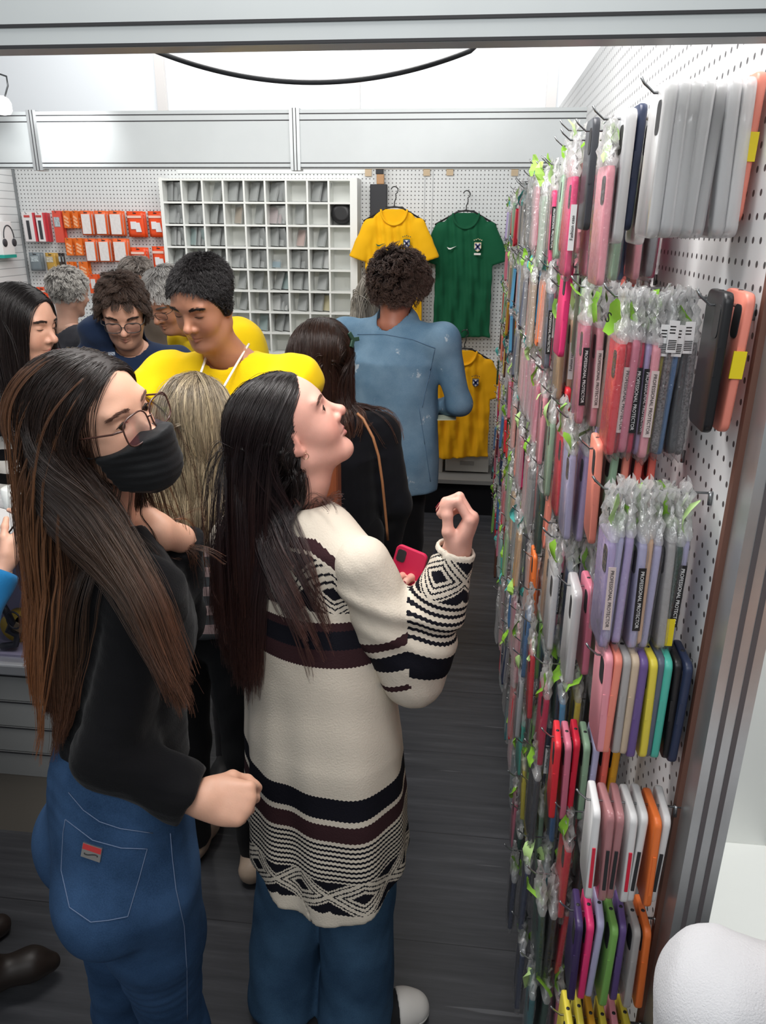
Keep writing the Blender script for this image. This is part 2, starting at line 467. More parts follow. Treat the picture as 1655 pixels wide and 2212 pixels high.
# ------------------------------------------------------------------ head
def head_sdf(L, female=True, fat=0.0, eye=True):
    """head in its own frame: x right, y forward, z up; about 0.225 tall"""
    ax = np.abs(L[:, 0]); S = np.stack([ax, L[:, 1], L[:, 2]], 1)
    d = ell(L, (0, -0.018, 0.038), (0.073, 0.094, 0.083))
    d = smin(d, ell(L, (0, 0.022, 0.020), (0.064, 0.069, 0.075)), 0.03)
    d = smin(d, ell(L, (0, 0.026, -0.045), (0.051 + fat, 0.058, 0.068)), 0.035)
    d = smin(d, ell(S, (0.030, 0.052, -0.030), (0.026 + fat, 0.026, 0.03)), 0.025)        # cheek
    d = smin(d, cone(S, (0.049 + fat, -0.005, -0.058), (0.016, 0.062, -0.094), 0.017, 0.014), 0.028)   # jaw
    d = smin(d, ell(L, (0, 0.070, -0.096), (0.020, 0.018, 0.017)), 0.018)               # chin
    d = smin(d, ell(S, (0.026, 0.074, 0.030), (0.024, 0.0105 if female else 0.0125, 0.008)), 0.016)            # brow
    d = smax(d, -ell(S, (0.033, 0.094, 0.008), (0.019, 0.014, 0.011)), 0.010)           # socket
    d = smin(d, ell(S, (0.032, 0.0705, 0.009), (0.0155, 0.0135, 0.0125)), 0.003)         # lids
    if eye: d = smax(d, -ell(S, (0.0325, 0.0870, 0.0085), (0.0125, 0.010, 0.0036)), 0.0015)     # eye opening
    n = cone(L, (0, 0.080, 0.012), (0, 0.104, -0.022), 0.0075, 0.0105)
    n = smin(n, sph(L, (0, 0.106, -0.0245), 0.0095), 0.008)
    n = smin(n, sph(S, (0.0125, 0.093, -0.030), 0.0075), 0.008)
    d = smin(d, n, 0.010)
    d = smax(d, -sph(S, (0.0065, 0.101, -0.0365), 0.0035), 0.004)
    d = smin(d, ell(L, (0, 0.080, -0.048), (0.014, 0.010, 0.014)), 0.012)
    mz = -0.060
    d = smin(d, cone(S, (0, 0.0895, mz + 0.0045), (0.019, 0.077, mz), 0.0048, 0.0022), 0.004)
    d = smin(d, cone(S, (0, 0.0875, mz - 0.0065), (0.018, 0.077, mz - 0.001), 0.0058, 0.0022), 0.004)
    d = smax(d, -cone(S, (0, 0.0955, mz - 0.0008), (0.022, 0.0795, mz - 0.0005), 0.0016, 0.001), 0.003)
    e = ell(S, (0.073, -0.008, -0.004), (0.0085, 0.017, 0.031))
    e = smax(e, -ell(S, (0.083, -0.004, 0.0), (0.007, 0.010, 0.019)), 0.004)
    e = smin(e, sph(S, (0.070, 0.001, -0.031), 0.0075), 0.008)
    d = smin(d, e, 0.006)
    return d
def head_color(L, skin, lip, blush=0.12):
    ax = np.abs(L[:, 0]); S = np.stack([ax, L[:, 1], L[:, 2]], 1)
    c = np.repeat(np.asarray(skin)[None], len(L), 0)
    def mixin(mask, col):
        nonlocal c
        c = c * (1 - mask[:, None]) + np.asarray(col)[None] * mask[:, None]
    g = lambda p, r: np.exp(-((S - p) ** 2 / np.asarray(r) ** 2).sum(1))
    red = (min(1, skin[0] * 1.05), skin[1] * 0.72, skin[2] * 0.70)
    mixin(blush * 2.2 * g((0.036, 0.07, -0.032), (0.022, 0.03, 0.02)), red)
    mixin(blush * 2 * g((0, 0.108, -0.024), (0.014, 0.02, 0.012)), red)
    mixin(blush * 2.5 * g((0.078, -0.008, -0.004), (0.012, 0.03, 0.035)), red)
    m = np.clip(1.2 - np.maximum(0, np.minimum(cone(S, (0, 0.0895, -0.0555), (0.017, 0.078, -0.060), 0.0048, 0.002), cone(S, (0, 0.0875, -0.0665), (0.016, 0.078, -0.061), 0.0058, 0.002)) + 0.0005) / 0.0013, 0, 1)
    mixin(np.clip(m, 0, 1) * 0.9, lip)
    mixin(np.clip(1.1 - np.abs(cone(S, (0, 0.0955, -0.0608), (0.020, 0.0795, -0.0605), 0.0006, 0.0004)) / 0.0013, 0, 1) * 0.7, (0.10, 0.03, 0.03))
    return c
class Body:
    """one person: skeleton pieces for the skin, a head frame, and the parts hung on them"""
    def __init__(s, name, label, at, skin, lip=None):
        s.root = empty('person', (at[0], at[1], 0.0)); tag(s.root, label, 'person')
        s.o = np.array([at[0], at[1], 0.0]); s.skin = np.array(srgb(skin)); s.lip = srgb(lip) if lip else tuple(s.skin * np.array([0.82, 0.55, 0.55]))
        s.parts = []; s.nm = name; s.cut = None
    def head(s, c, fwd, roll=0.0, scale=1.0, h=0.0032, fat=0.0, neck=None, neck_r=(0.050, 0.058), blush=0.12, eye=True):
        s.eye = eye; s.hc = np.asarray(c, float); s.M = frame(fwd, roll=roll); s.sc = scale; s.fat = fat; s.neck = neck; s.nr = neck_r
        def fn(Q):
            L = (Q - s.hc) @ s.M / scale
            d = head_sdf(L, fat=fat, eye=eye) * scale
            if neck is not None:
                d = smin(d, chain(Q, [s.hw((0, -0.028, -0.05)), neck[0], neck[1]], [neck_r[0], neck_r[0], neck_r[1]]), 0.025)
                d = smax(d, -(Q[:, 2] - (neck[1][2] - 0.02)), 0.005)
            return d
        s.headfn = fn
        pts = [s.hc] + ([neck[0], neck[1]] if neck is not None else [])
        lo, hi = bounds_of(pts, 0.145 * scale)
        V, Q = polygonise(fn, lo, hi, h)
        L = (V - s.hc) @ s.M / scale
        C = head_color(L, s.skin, s.lip, blush)
        s.parts.append((V, Q, C))
        return s
    def hw(s, l): return s.hc + s.M @ (np.asarray(l, float) * s.sc)
    def hs(s, Q): return (Q - s.hc) @ s.M / s.sc
    def add_sdf(s, fn, lo, hi, h, col=None):
        V, Q = polygonise(fn, lo, hi, h)
        s.parts.append((V, Q, np.repeat((s.skin if col is None else np.array(col))[None], len(V), 0)))
    def core(s, pts_r, k=0.04, h=0.014):
        """hidden trunk and limbs under the clothes, list of chains [(points, radii)]"""
        allp = np.concatenate([np.asarray(p, float) for p, r in pts_r])
        def fn(Q):
            d = None
            for p, r in pts_r:
                c = chain(Q, p, r); d = c if d is None else smin(d, c, k)
            return d
        lo, hi = bounds_of(allp, 0.22)
        s.add_sdf(fn, lo, hi, h)
    def finish_skin(s):
        off = 0; V = []; Q = []; C = []
        for v, q, c in s.parts:
            V.append(v); Q.append(q + off); C.append(c); off += len(v)
        me = np_mesh(s.nm + '_skin', np.concatenate(V) - s.o, np.concatenate(Q))
        set_color(me, 'tint', np.concatenate(C))
        s.body = link_mesh('body', me, skin_mat(), s.root)
    def garment(s, name, fn, lo, hi, h, material, uvfn=None, label=None, colfn=None, parent=None, split=None):
        V, Q = polygonise(fn, lo, hi, h); kk = None
        if split is not None:
            f = split(V[Q].mean(1)); n = len(V); Q = np.where(f[:, None], Q + n, Q); V = np.concatenate([V, V])
            used = np.zeros(2 * n, bool); used[Q.ravel()] = True; idx = np.cumsum(used) - 1
            kk = (np.arange(2 * n) >= n)[used]; V = V[used]; Q = idx[Q]
        me = np_mesh(s.nm + '_' + name, V - s.o, Q)
        if uvfn is not None: set_vec(me, 'uvw', uvfn(V) if kk is None else uvfn(V, kk))
        if colfn is not None: set_color(me, 'tint', colfn(V))
        o = link_mesh(name, me, material, parent or s.root)
        if label: o['label'] = label
        return o
    def put(s, mb, name, material, parent=None, **kw):
        mb.v = [tuple(np.asarray(v) - s.o) for v in mb.v]
        return mb.build(name, material, parent or s.root, **kw)
    def eyes(s, look=(0, 1, 0), r=0.0118, iris='#3a2516', lid_open=0.0045, lids=True):
        """eyeballs with painted iris, and upper and lower lash lines"""
        for sx in (-1, 1):
            zz = 0.0125 if s.eye else 0.0035
            x = np.linspace(-0.0125, 0.0125, 9); L = np.stack([sx * (0.0325 + x), np.full(9, 0.11), zz - (x / 0.0125) ** 2 * (0.0040 if s.eye else -0.0015)], 1)
            for _ in range(16): L[:, 1] -= np.maximum(0, head_sdf(L, fat=s.fat, eye=False)) * 0.8
            s.put(MB().tube([s.hw(l + [0, .0004, 0]) for l in L], [.0004, .0008, .0010, .0011, .0011, .0011, .0010, .0008, .0004], 6), 'eyelash', mat('lash_dark', '#1c1311', .6))
        if not s.eye: return
        for sx in (-1, 1):
            m = MB(); c = np.array([0.032 * sx, 0.0725, 0.0085]); d = nrm(look)
            fr = frame(d)
            n, k = 16, 12; vs = []; mi = []
            for i in range(k + 1):
                a = math.pi * i / k
                for j in range(n):
                    b = 2 * math.pi * j / n
                    l = np.array([math.sin(a) * math.cos(b), math.cos(a), math.sin(a) * math.sin(b)])
                    vs.append(s.hw(c + fr @ l * r))
            for i in range(k):
                for j in range(n):
                    m.f.append((i * n + j, i * n + (j + 1) % n, (i + 1) * n + (j + 1) % n, (i + 1) * n + j)); m.m.append(2 if i < 1 else (1 if i < 3 else 0)); m.sm.append(True)
            m.v = vs
            s.put(m, 'eye', [mat('eye_white', '#d8d2cc', .15), mat('iris_' + iris, iris, .15), mat('pupil_black', '#070606', .1)])
def skin_mat():
    if 'skin' in MATS: return MATS['skin']
    m, T, b = node_mat('skin')
    a = T.attr('tint'); co = T.add('ShaderNodeTexCoord')
    nz = T.add('ShaderNodeTexNoise', ins={'Scale': 60.0, 'Detail': 4.0}); T.link(co.outputs['Object'], nz.inputs['Vector'])
    v = T.add('ShaderNodeHueSaturation'); T.link(a.outputs['Color'], v.inputs['Color'])
    T.link(T.math('ADD', 0.93, T.math('MULTIPLY', nz.outputs['Fac'], 0.14)), v.inputs['Value'])
    T.link(v.outputs[0], b.inputs['Base Color'])
    b.inputs['Roughness'].default_value = 0.5
    b.inputs['Subsurface Weight'].default_value = 0.12; b.inputs['Subsurface Radius'].default_value = (0.012, 0.005, 0.003); b.inputs['Subsurface Scale'].default_value = 0.6
    nz2 = T.add('ShaderNodeTexNoise', ins={'Scale': 350.0}); T.link(co.outputs['Object'], nz2.inputs['Vector'])
    bp = T.add('ShaderNodeBump', ins={'Strength': 0.12, 'Distance': 0.001}); T.link(nz2.outputs['Fac'], bp.inputs['Height']); T.link(bp.outputs[0], b.inputs['Normal'])
    return m

# ------------------------------------------------------------------ hair strands
def hair_mat(name, stops, rough=0.38, var=0.35, spec=0.45):
    """stops: colours from root to tip"""
    if name in MATS: return MATS[name]
    m, T, b = node_mat(name)
    hi = T.add('ShaderNodeHairInfo')
    c = T.ramp(hi.outputs['Intercept'], [(p, srgb(h)) for p, h in stops])
    v = T.add('ShaderNodeHueSaturation'); T.link(c, v.inputs['Color'])
    T.link(T.math('ADD', 1 - var, T.math('MULTIPLY', hi.outputs['Random'], 2 * var)), v.inputs['Value'])
    T.link(v.outputs[0], b.inputs['Base Color']); b.inputs['Roughness'].default_value = rough; b.inputs['Specular IOR Level'].default_value = spec
    return m
def add_hair(name, pts, radius, material, parent, origin, taper=0.35, children=1, spread=0.003):
    """pts: (strands, points, 3) in world space; children: finer strands that run beside each"""
    if children > 1:
        r = np.random.RandomState(5); k = pts.shape[1]; off = r.normal(size=(children, len(pts), 1, 3)) * spread
        w_ = np.linspace(0.6, 1.0, k)[None, None, :, None] * (1 + 0.5 * np.sin(np.linspace(0, 9, k)[None, None, :, None] + r.rand(children, len(pts), 1, 1) * 6.28))
        cut = r.uniform(0.86, 1.0, (children, len(pts), 1))
        f = np.linspace(0, 1, k)[None, None] * cut * (k - 1); i0 = np.clip(f.astype(int), 0, k - 2); fr = (f - i0)[..., None]
        ii = np.arange(len(pts))[None, :, None]
        base = pts[ii, i0] * (1 - fr) + pts[ii, i0 + 1] * fr
        pts = (base + off * w_).reshape(-1, k, 3)
    n, k = pts.shape[:2]
    hc = bpy.data.hair_curves.new(name)
    hc.add_curves([k] * n)
    hc.position_data.foreach_set('vector', (pts - origin).astype(np.float32).ravel()) if hasattr(hc, 'position_data') else hc.attributes['position'].data.foreach_set('vector', (pts - origin).astype(np.float32).ravel())
    a = hc.attributes.get('radius') or hc.attributes.new('radius', 'FLOAT', 'POINT')
    r = np.asarray(radius) * np.ones((n, k)) * np.linspace(1, taper, k)[None]
    a.data.foreach_set('value', r.astype(np.float32).ravel())
    o = bpy.data.objects.new(name, hc); COL.objects.link(o)
    hc.materials.append(material); o.parent = parent
    return o
def grad(fn, Q, e=0.002):
    g = np.stack([fn(Q + np.eye(3)[i] * e) - fn(Q - np.eye(3)[i] * e) for i in range(3)], 1)
    return g / (np.linalg.norm(g, axis=1, keepdims=True) + 1e-9)
def scalp_roots(b, n, rng, region):
    """random points on the head surface in the head frame where region(L) is true"""
    out = []
    while sum(map(len, out)) < n:
        u = rng.normal(size=(n * 2, 3)); u /= np.linalg.norm(u, axis=1, keepdims=True)
        L = np.array([0, -0.01, 0.03]) + u * 0.05
        for _ in range(6):
            L = L + u * (-head_sdf(L, fat=b.fat))[:, None] * 0.9
        out.append(L[region(L)])
    return np.concatenate(out)[:n]
def grow(p0, v0, coll, margin, length, step, gravity=0.25, target=None, wave=None, rng=None, cling=0.26):
    """strands that start along v0, sink under gravity and slide over the collision surface"""
    n = len(p0); k = int(np.max(length) / step) + 1
    p = p0.copy(); v = v0.copy(); out = [p.copy()]
    travelled = np.zeros(n)
    for i in range(k):
        g = np.array([0, 0, -1.0])[None]
        v = v * (1 - gravity) + g * gravity
        if target is not None: v = v + target(p, i * step)
        v /= np.linalg.norm(v, axis=1, keepdims=True) + 1e-9
        st = np.clip(length - travelled, 0, step)
        q = p + v * st[:, None]
        d = coll(q); m = 0.002 + margin * np.minimum(1.0, 0.12 + i * step / 0.14)
        hit = d < m
        if hit.any():
            gr = grad(coll, q[hit])
            q[hit] += gr * (m - d)[hit][:, None]
            vv = v[hit]; vv = vv - gr * np.minimum(0, (vv * gr).sum(1))[:, None]
            v[hit] = vv / (np.linalg.norm(vv, axis=1, keepdims=True) + 1e-9)
        if i * step < cling:
            far = (d > m) & (d < 0.08)
            if far.any(): q[far] -= grad(coll, q[far]) * (0.5 * (d - m)[far])[:, None]
            nd = q - p; nd /= np.linalg.norm(nd, axis=1, keepdims=True) + 1e-9
            v = 0.5 * v + 0.5 * nd
        travelled += st; p = q; out.append(p.copy())
    A = np.stack(out, 1)
    if wave is not None:
        amp, freq = wave; ph = rng.rand(n) * 6.28; s = np.arange(A.shape[1]) * step
        t = np.gradient(A, axis=1); t /= np.linalg.norm(t, axis=2, keepdims=True) + 1e-9
        side = np.cross(t, rng.normal(size=(n, 1, 3))); side /= np.linalg.norm(side, axis=2, keepdims=True) + 1e-9
        w_ = np.sin(s[None] * freq + ph[:, None]) * amp * np.minimum(1, s / 0.1)[None]
        A = A + side * w_[:, :, None]
    # resample so that finished strands do not pile up points
    return A
def clump(A, rng, nclump=120, power=1.0, amount=0.6):
    """pull strands towards their nearest guide strand, more so at the tips"""
    n, k = A.shape[:2]
    gi = rng.choice(n, min(nclump, n), False)
    d = ((A[:, None, 0] - A[None, gi, 0]) ** 2).sum(-1); near = gi[d.argmin(1)]
    wgt = (np.linspace(0, 1, k) ** power * amount)[None, :, None]
    return A * (1 - wgt) + A[near] * wgt
# ------------------------------------------------------------------ hands
def hand_fn(wrist, fwd, palm, curls, thumb, size=1.0, right=True, spread=0.06, arm=None):
    """wrist position, direction of the fingers and of the palm; curls: four (base, mid, tip) bends in radians, index first; thumb: (out, bend)
    returns (sdf, centre, nail list)"""
    f = nrm(fwd); n = nrm(np.asarray(palm, float) - f * np.dot(palm, f)); x = np.cross(f, n) * (1 if right else -1)   # x points to the thumb side
    W_ = np.asarray(wrist, float); S = size
    segs = []; nails = []
    mc = []
    for i, (off, ln) in enumerate(((0.027, 0.088), (0.009, 0.091), (-0.010, 0.085), (-0.027, 0.076))):
        k = W_ + S * (f * ln + x * off); mc.append(k)
        segs.append((W_ + S * (f * 0.012 + x * off * 0.55), k, 0.0135 * S, 0.0105 * S))
    L = ((0.042, 0.026, 0.020), (0.046, 0.029, 0.021), (0.043, 0.027, 0.020), (0.034, 0.020, 0.018))
    for i in range(4):
        p = mc[i]; d = nrm(f + x * spread * (1.5 - i)); ang = 0
        r = 0.0094 - 0.0006 * (i == 3)
        for j in range(3):
            ang = curls[i][j]
            # bend towards the palm about the x axis
            c, s_ = math.cos(ang), math.sin(ang)
            nn = nrm(n - d * np.dot(n, d)) if j == 0 else nn
            d, nn = d * c + nn * s_, nn * c - d * s_
            q = p + d * L[i][j] * S
            segs.append((p, q, r * S, (r - 0.0009) * S)); r -= 0.0009; p = q
        nails.append((q - d * 0.006 * S - nn * 0.0062 * S, d, -nn))
    tb = W_ + S * (f * 0.022 + x * 0.022)
    d = nrm(f * thumb[0][0] + x * thumb[0][1] + n * thumb[0][2]); t1 = tb + d * 0.042 * S
    d2 = nrm(f * thumb[1][0] + x * thumb[1][1] + n * thumb[1][2]); t2 = t1 + d2 * 0.032 * S
    d3 = nrm(f * thumb[2][0] + x * thumb[2][1] + n * thumb[2][2]); t3 = t2 + d3 * 0.026 * S
    segs += [(tb, t1, 0.0155 * S, 0.0115 * S), (t1, t2, 0.0108 * S, 0.0098 * S), (t2, t3, 0.0098 * S, 0.0082 * S)]
    side = nrm(np.cross(d3, n)); nb = nrm(np.cross(side, d3)); nails.append((t3 - d3 * 0.005 * S - nb * 0.0065 * S, d3, -nb))
    palmc = W_ + S * f * 0.05; M = np.stack([x, f, n], 1)
    def fn(Q):
        d = ell(Q, palmc, (0.040 * S, 0.050 * S, 0.0165 * S), M)
        for a, b, ra, rb in segs[:4]: d = smin(d, cone(Q, a, b, ra, rb), 0.012)
        d = smin(d, cone(Q, W_ + (-f if arm is None else nrm(arm)) * 0.05 * S, W_ + f * 0.015 * S, 0.026 * S, 0.026 * S), 0.02)
        for i in range(4):
            e = None
            for a, b, ra, rb in segs[4 + 3 * i:7 + 3 * i]:
                c = cone(Q, a, b, ra, rb); e = c if e is None else smin(e, c, 0.004)
            d = smin(d, e, 0.005)
        t = None
        for a, b, ra, rb in segs[16:]:
            c = cone(Q, a, b, ra, rb); t = c if t is None else smin(t, c, 0.006)
        return smin(d, t, 0.010)
    pts = np.array([s for a in segs for s in a[:2]])
    return fn, bounds_of(np.vstack([pts, [W_ - f * 0.05 * S]]), 0.03 * S), nails
# ================================================================== people
rng = np.random.RandomState(7)
def tail(a, b, t): return np.asarray(a) + (np.asarray(b) - np.asarray(a)) * t
def fabric(name, color, rough=0.85, scale=350, bump=0.35, noise=0.12, sheen=0.25):
    if name in MATS: return MATS[name]
    m, T, b = node_mat(name)
    co = T.add('ShaderNodeTexCoord'); nz = T.add('ShaderNodeTexNoise', ins={'Scale': scale, 'Detail': 3.0}); T.link(co.outputs['Object'], nz.inputs['Vector'])
    n2 = T.add('ShaderNodeTexNoise', ins={'Scale': 5.0, 'Detail': 3.0}); T.link(co.outputs['Object'], n2.inputs['Vector'])
    c = srgb(color)
    T.link(T.ramp(n2.outputs['Fac'], [(0.3, tuple(x * (1 - noise) for x in c)), (0.7, tuple(min(1, x * (1 + noise)) for x in c))]), b.inputs['Base Color'])
    b.inputs['Roughness'].default_value = rough; b.inputs['Sheen Weight'].default_value = sheen * 0.3; b.inputs['Specular IOR Level'].default_value = 0.2
    bp = T.add('ShaderNodeBump', ins={'Strength': bump, 'Distance': 0.0015}); T.link(nz.outputs['Fac'], bp.inputs['Height']); T.link(bp.outputs[0], b.inputs['Normal'])
    return m
def denim(name, dark, light, wear=0.0):
    if name in MATS: return MATS[name]
    m, T, b = node_mat(name)
    co = T.add('ShaderNodeTexCoord')
    wv = T.add('ShaderNodeTexNoise', ins={'Scale': 420.0, 'Detail': 2.0}); T.link(co.outputs['Object'], wv.inputs['Vector'])
    n2 = T.add('ShaderNodeTexNoise', ins={'Scale': 7.0, 'Detail': 5.0}); T.link(co.outputs['Object'], n2.inputs['Vector'])
    c = T.ramp(T.math('ADD', T.math('MULTIPLY', n2.outputs['Fac'], 0.75), T.math('MULTIPLY', wv.outputs['Fac'], 0.25)), [(0.38, srgb(dark)), (0.62, srgb(light))])
    if wear:
        n3 = T.add('ShaderNodeTexNoise', ins={'Scale': 9.0, 'Detail': 6.0, 'Roughness': 0.7}); T.link(co.outputs['Object'], n3.inputs['Vector'])
        k = T.ramp(n3.outputs['Fac'], [(wear, (0, 0, 0)), (wear + 0.03, (1, 1, 1))])
        c = T.mix(T.math('MULTIPLY', k, 0.7), c, srgb('#c9d2d8'))
    T.link(c, b.inputs['Base Color']); b.inputs['Roughness'].default_value = 0.85; b.inputs['Specular IOR Level'].default_value = 0.15
    bp = T.add('ShaderNodeBump', ins={'Strength': 0.4, 'Distance': 0.001}); T.link(wv.outputs['Fac'], bp.inputs['Height']); T.link(bp.outputs[0], b.inputs['Normal'])
    return m
def female_hairline(L):
    return (L[:, 1] < 0.040 + 0.50 * (L[:, 2] - 0.02) - 0.9 * np.maximum(0, np.abs(L[:, 0]) - 0.045)) & (L[:, 2] > -0.07) & (L[:, 1] < 0.082 - 0.3 * np.abs(L[:, 0]))
def male_hairline(L):
    return (L[:, 1] < 0.030 + 0.62 * (L[:, 2] - 0.01) - 0.25 * np.maximum(0, np.abs(L[:, 0]) - 0.05)) & (L[:, 2] > -0.045 + 0.5 * np.maximum(0, L[:, 1] + 0.05)) & (L[:, 1] < 0.077)
def paint_scalp(b, region, color, soft=False):
    """the scalp takes the hair's own colour"""
    V, Q, C = b.parts[0]; m = region(b.hs(V)); C[m] = np.array(srgb(color)); b.parts[0] = (V, Q, C)
def strands(b, n, region, coll, length, part=0.0, back=0.6, side=1.0, lift=0.15, grav=(0.10, 0.22), margin=(0.003, 0.02), step=0.02, rng=rng, target=None, wave=None, clumps=150, camount=0.5, fwd_bias=0.0, down=0.5, cling=0.16):
    L = scalp_roots(b, n, rng, region)
    p0 = b.hc + (L * b.sc) @ b.M.T
    sx = np.sign(L[:, 0] - part + rng.normal(size=n) * 0.004) if part is not None else rng.uniform(-1, 1, n)
    v = np.stack([sx * side, np.full(n, -back) + fwd_bias, np.full(n, -down)], 1)
    nl = grad(lambda q: head_sdf(q), L)
    v = v - nl * (v * nl).sum(1)[:, None]; v = v / (np.linalg.norm(v, axis=1, keepdims=True) + 1e-9) + nl * lift
    v = v @ b.M.T
    g = rng.uniform(grav[0], grav[1], (n, 1))
    m = rng.uniform(0, 1, n) ** 1.3 * (margin[1] - margin[0]) + margin[0]
    ln = length(L, n) if callable(length) else length * rng.uniform(0.82, 1.0, n)
    A = grow(p0, v, coll, m, ln, step, g, target, wave, rng, cling)
    return clump(A, rng, clumps, 1.2, camount)
def hang(b, drop, back=-0.030, r0=0.082, r1=0.085, flat=0.75):
    """the volume the hair hangs round: a drop from the back of the head"""
    a = b.hw((0, back, 0.015)); fx = nrm(b.M[:, 1] * np.array([1, 1, 0])); Mx = frame(fx)
    def fn(Q):
        L = (Q - a) @ Mx; t = np.clip(-L[:, 2] / drop, 0, 1); r = r0 + (r1 - r0) * t
        k = np.sqrt(L[:, 0] ** 2 + (L[:, 1] / flat) ** 2 + np.maximum(0, np.abs(L[:, 2] + drop / 2) - drop / 2) ** 2)
        return (k - r) * flat
    return fn, a
def underlayer(b, hangfn, a, drop, region, color, colors):
    def fn(Q):
        L = b.hs(Q)
        h_ = head_sdf(L, fat=b.fat) * b.sc - 0.0035; cap = np.where(region(L), h_, np.maximum(h_, 0.008))
        return smin(cap, hangfn(Q) + 0.008 + 0.004 * noise3(Q * np.array([1, 1, 0.15]), 110, 3), 0.02)
    lo, hi = bounds_of([a, a - np.array([0, 0, drop]), b.hc], 0.16)
    m = mat('hair_under_' + color, color, 0.6)
    return b.garment('hair_underlayer', fn, lo, hi, 0.005, m)
def fold(Q, amp, s, seed): return amp * noise3(Q, s, seed)
def brows(b, color, rng=rng, thick=1.0):
    n = 160; pts = []
    for sx in (-1, 1):
        t = rng.rand(n); x = 0.015 + t * 0.036; z = 0.0275 + 0.006 * np.sin(t * 2.4) - 0.004 * t + rng.normal(size=n) * 0.0016 * thick
        L = np.stack([sx * x, np.full(n, 0.12), z], 1)
        for _ in range(14): L[:, 1] -= np.maximum(0, head_sdf(L, fat=b.fat)) * 0.9
        d = np.stack([sx * np.full(n, 0.0075), np.full(n, -0.0012) - 0.005 * t, 0.003 - 0.004 * t], 1)
        k = np.linspace(0, 1, 3)[None, :, None]
        pts.append(L[:, None] + d[:, None] * k + np.array([0, 0.0012, 0]))
    A = np.concatenate(pts); A = b.hc + (A * b.sc) @ b.M.T
    add_hair('eyebrows', A, 0.00042 * thick, hair_mat('brow_' + color, [(0, color), (1, color)], 0.6, 0.2), b.root, b.o)
def glasses(b, material, w=0.026, h=0.021, z=0.003, y=0.101, r=0.0011, lens=True, sq=3.2, tilt=0.0):
    g = MB()
    rims = []
    for sx in (-1, 1):
        pts = []
        for k in range(28):
            a = 2 * math.pi * k / 28; ca, sa = math.cos(a), math.sin(a)
            q = (abs(ca) ** sq + abs(sa) ** sq) ** (-1 / sq)
            pts.append(b.hw((sx * 0.033 + w * q * ca, y - 0.004 - 0.12 * abs(w * q * ca * sx + 0.0) * (1 if ca * sx > 0 else -0.3), z + h * q * sa * (1 if sa > 0 else 1.0))))
        rims.append(pts); g.tube(pts, r, 8, 0, closed=True)
        g.tube([b.hw((sx * (0.033 + w), y - 0.008, z + h * 0.45)), b.hw((sx * 0.071, y - 0.022, z + h * 0.42)), b.hw((sx * 0.077, 0.03, z + 0.006)), b.hw((sx * 0.079, -0.01, z + 0.002)), b.hw((sx * 0.077, -0.035, z - 0.012))], r * 1.15, 8, 0)
    g.tube([b.hw((-0.033 + w * 0.98, y - 0.004, z + h * 0.2)), b.hw((0, y + 0.002, z + h * 0.3)), b.hw((0.033 - w * 0.98, y - 0.004, z + h * 0.2))], r, 8, 0)
    o = b.put(g, 'glasses', material)
    if lens:
        for pts in rims:
            l = MB(); c = np.mean(pts, 0); nrmv = b.M @ np.array([0, 0.0006, 0])
            n = len(pts)
            l.add([p + nrmv for p in pts] + [p - nrmv for p in pts], [tuple(range(n)), tuple(range(2 * n - 1, n - 1, -1))] + [(i, n + i, n + (i + 1) % n, (i + 1) % n) for i in range(n)])
            b.put(l, 'lens', glass_mat(), o)
    return o
def glass_mat():
    if 'lens_glass' in MATS: return MATS['lens_glass']
    m, T, b = node_mat('lens_glass')
    t = T.add('ShaderNodeBsdfTransparent', ins={'Color': (0.93, 0.93, 0.95, 1)}); g = T.add('ShaderNodeBsdfGlossy', ins={'Roughness': 0.03})
    x = T.add('ShaderNodeMixShader', ins={0: 0.07}); T.link(t.outputs[0], x.inputs[1]); T.link(g.outputs[0], x.inputs[2])
    T.link(x.outputs[0], T.n['Material Output'].inputs['Surface']); return m
def add_hand(b, wrist, fwd, palm, curls, thumb, size=1.0, right=True, h=0.0026, nail='#c99a93', spread=0.06, polish=False, arm=None):
    fn, (lo, hi), nails = hand_fn(wrist, fwd, palm, curls, thumb, size, right, spread, arm)
    b.add_sdf(fn, lo, hi, h)
    if not polish: return
    for i, (p, d, n) in enumerate(nails):
        nm = MB(); x = np.cross(d, n); c = p + n * 0.0016 * size
        vs = []; K = 10
        for k in range(K):
            a = 2 * math.pi * k / K; q = (abs(math.cos(a)) ** 3 + abs(math.sin(a)) ** 3) ** (-1 / 3)
            u, v = math.cos(a) * q, math.sin(a) * q
            vs.append(c + x * u * 0.0048 * size + d * v * 0.0068 * size - n * (u * u) * 0.0016 * size)
        vs2 = [v + n * 0.0009 for v in vs]
        nm.add(vs + vs2, [tuple(range(K, 2 * K))] + [(k, (k + 1) % K, K + (k + 1) % K, K + k) for k in range(K)])
        b.put(nm, 'fingernail', mat('nail_' + nail, nail, 0.12))

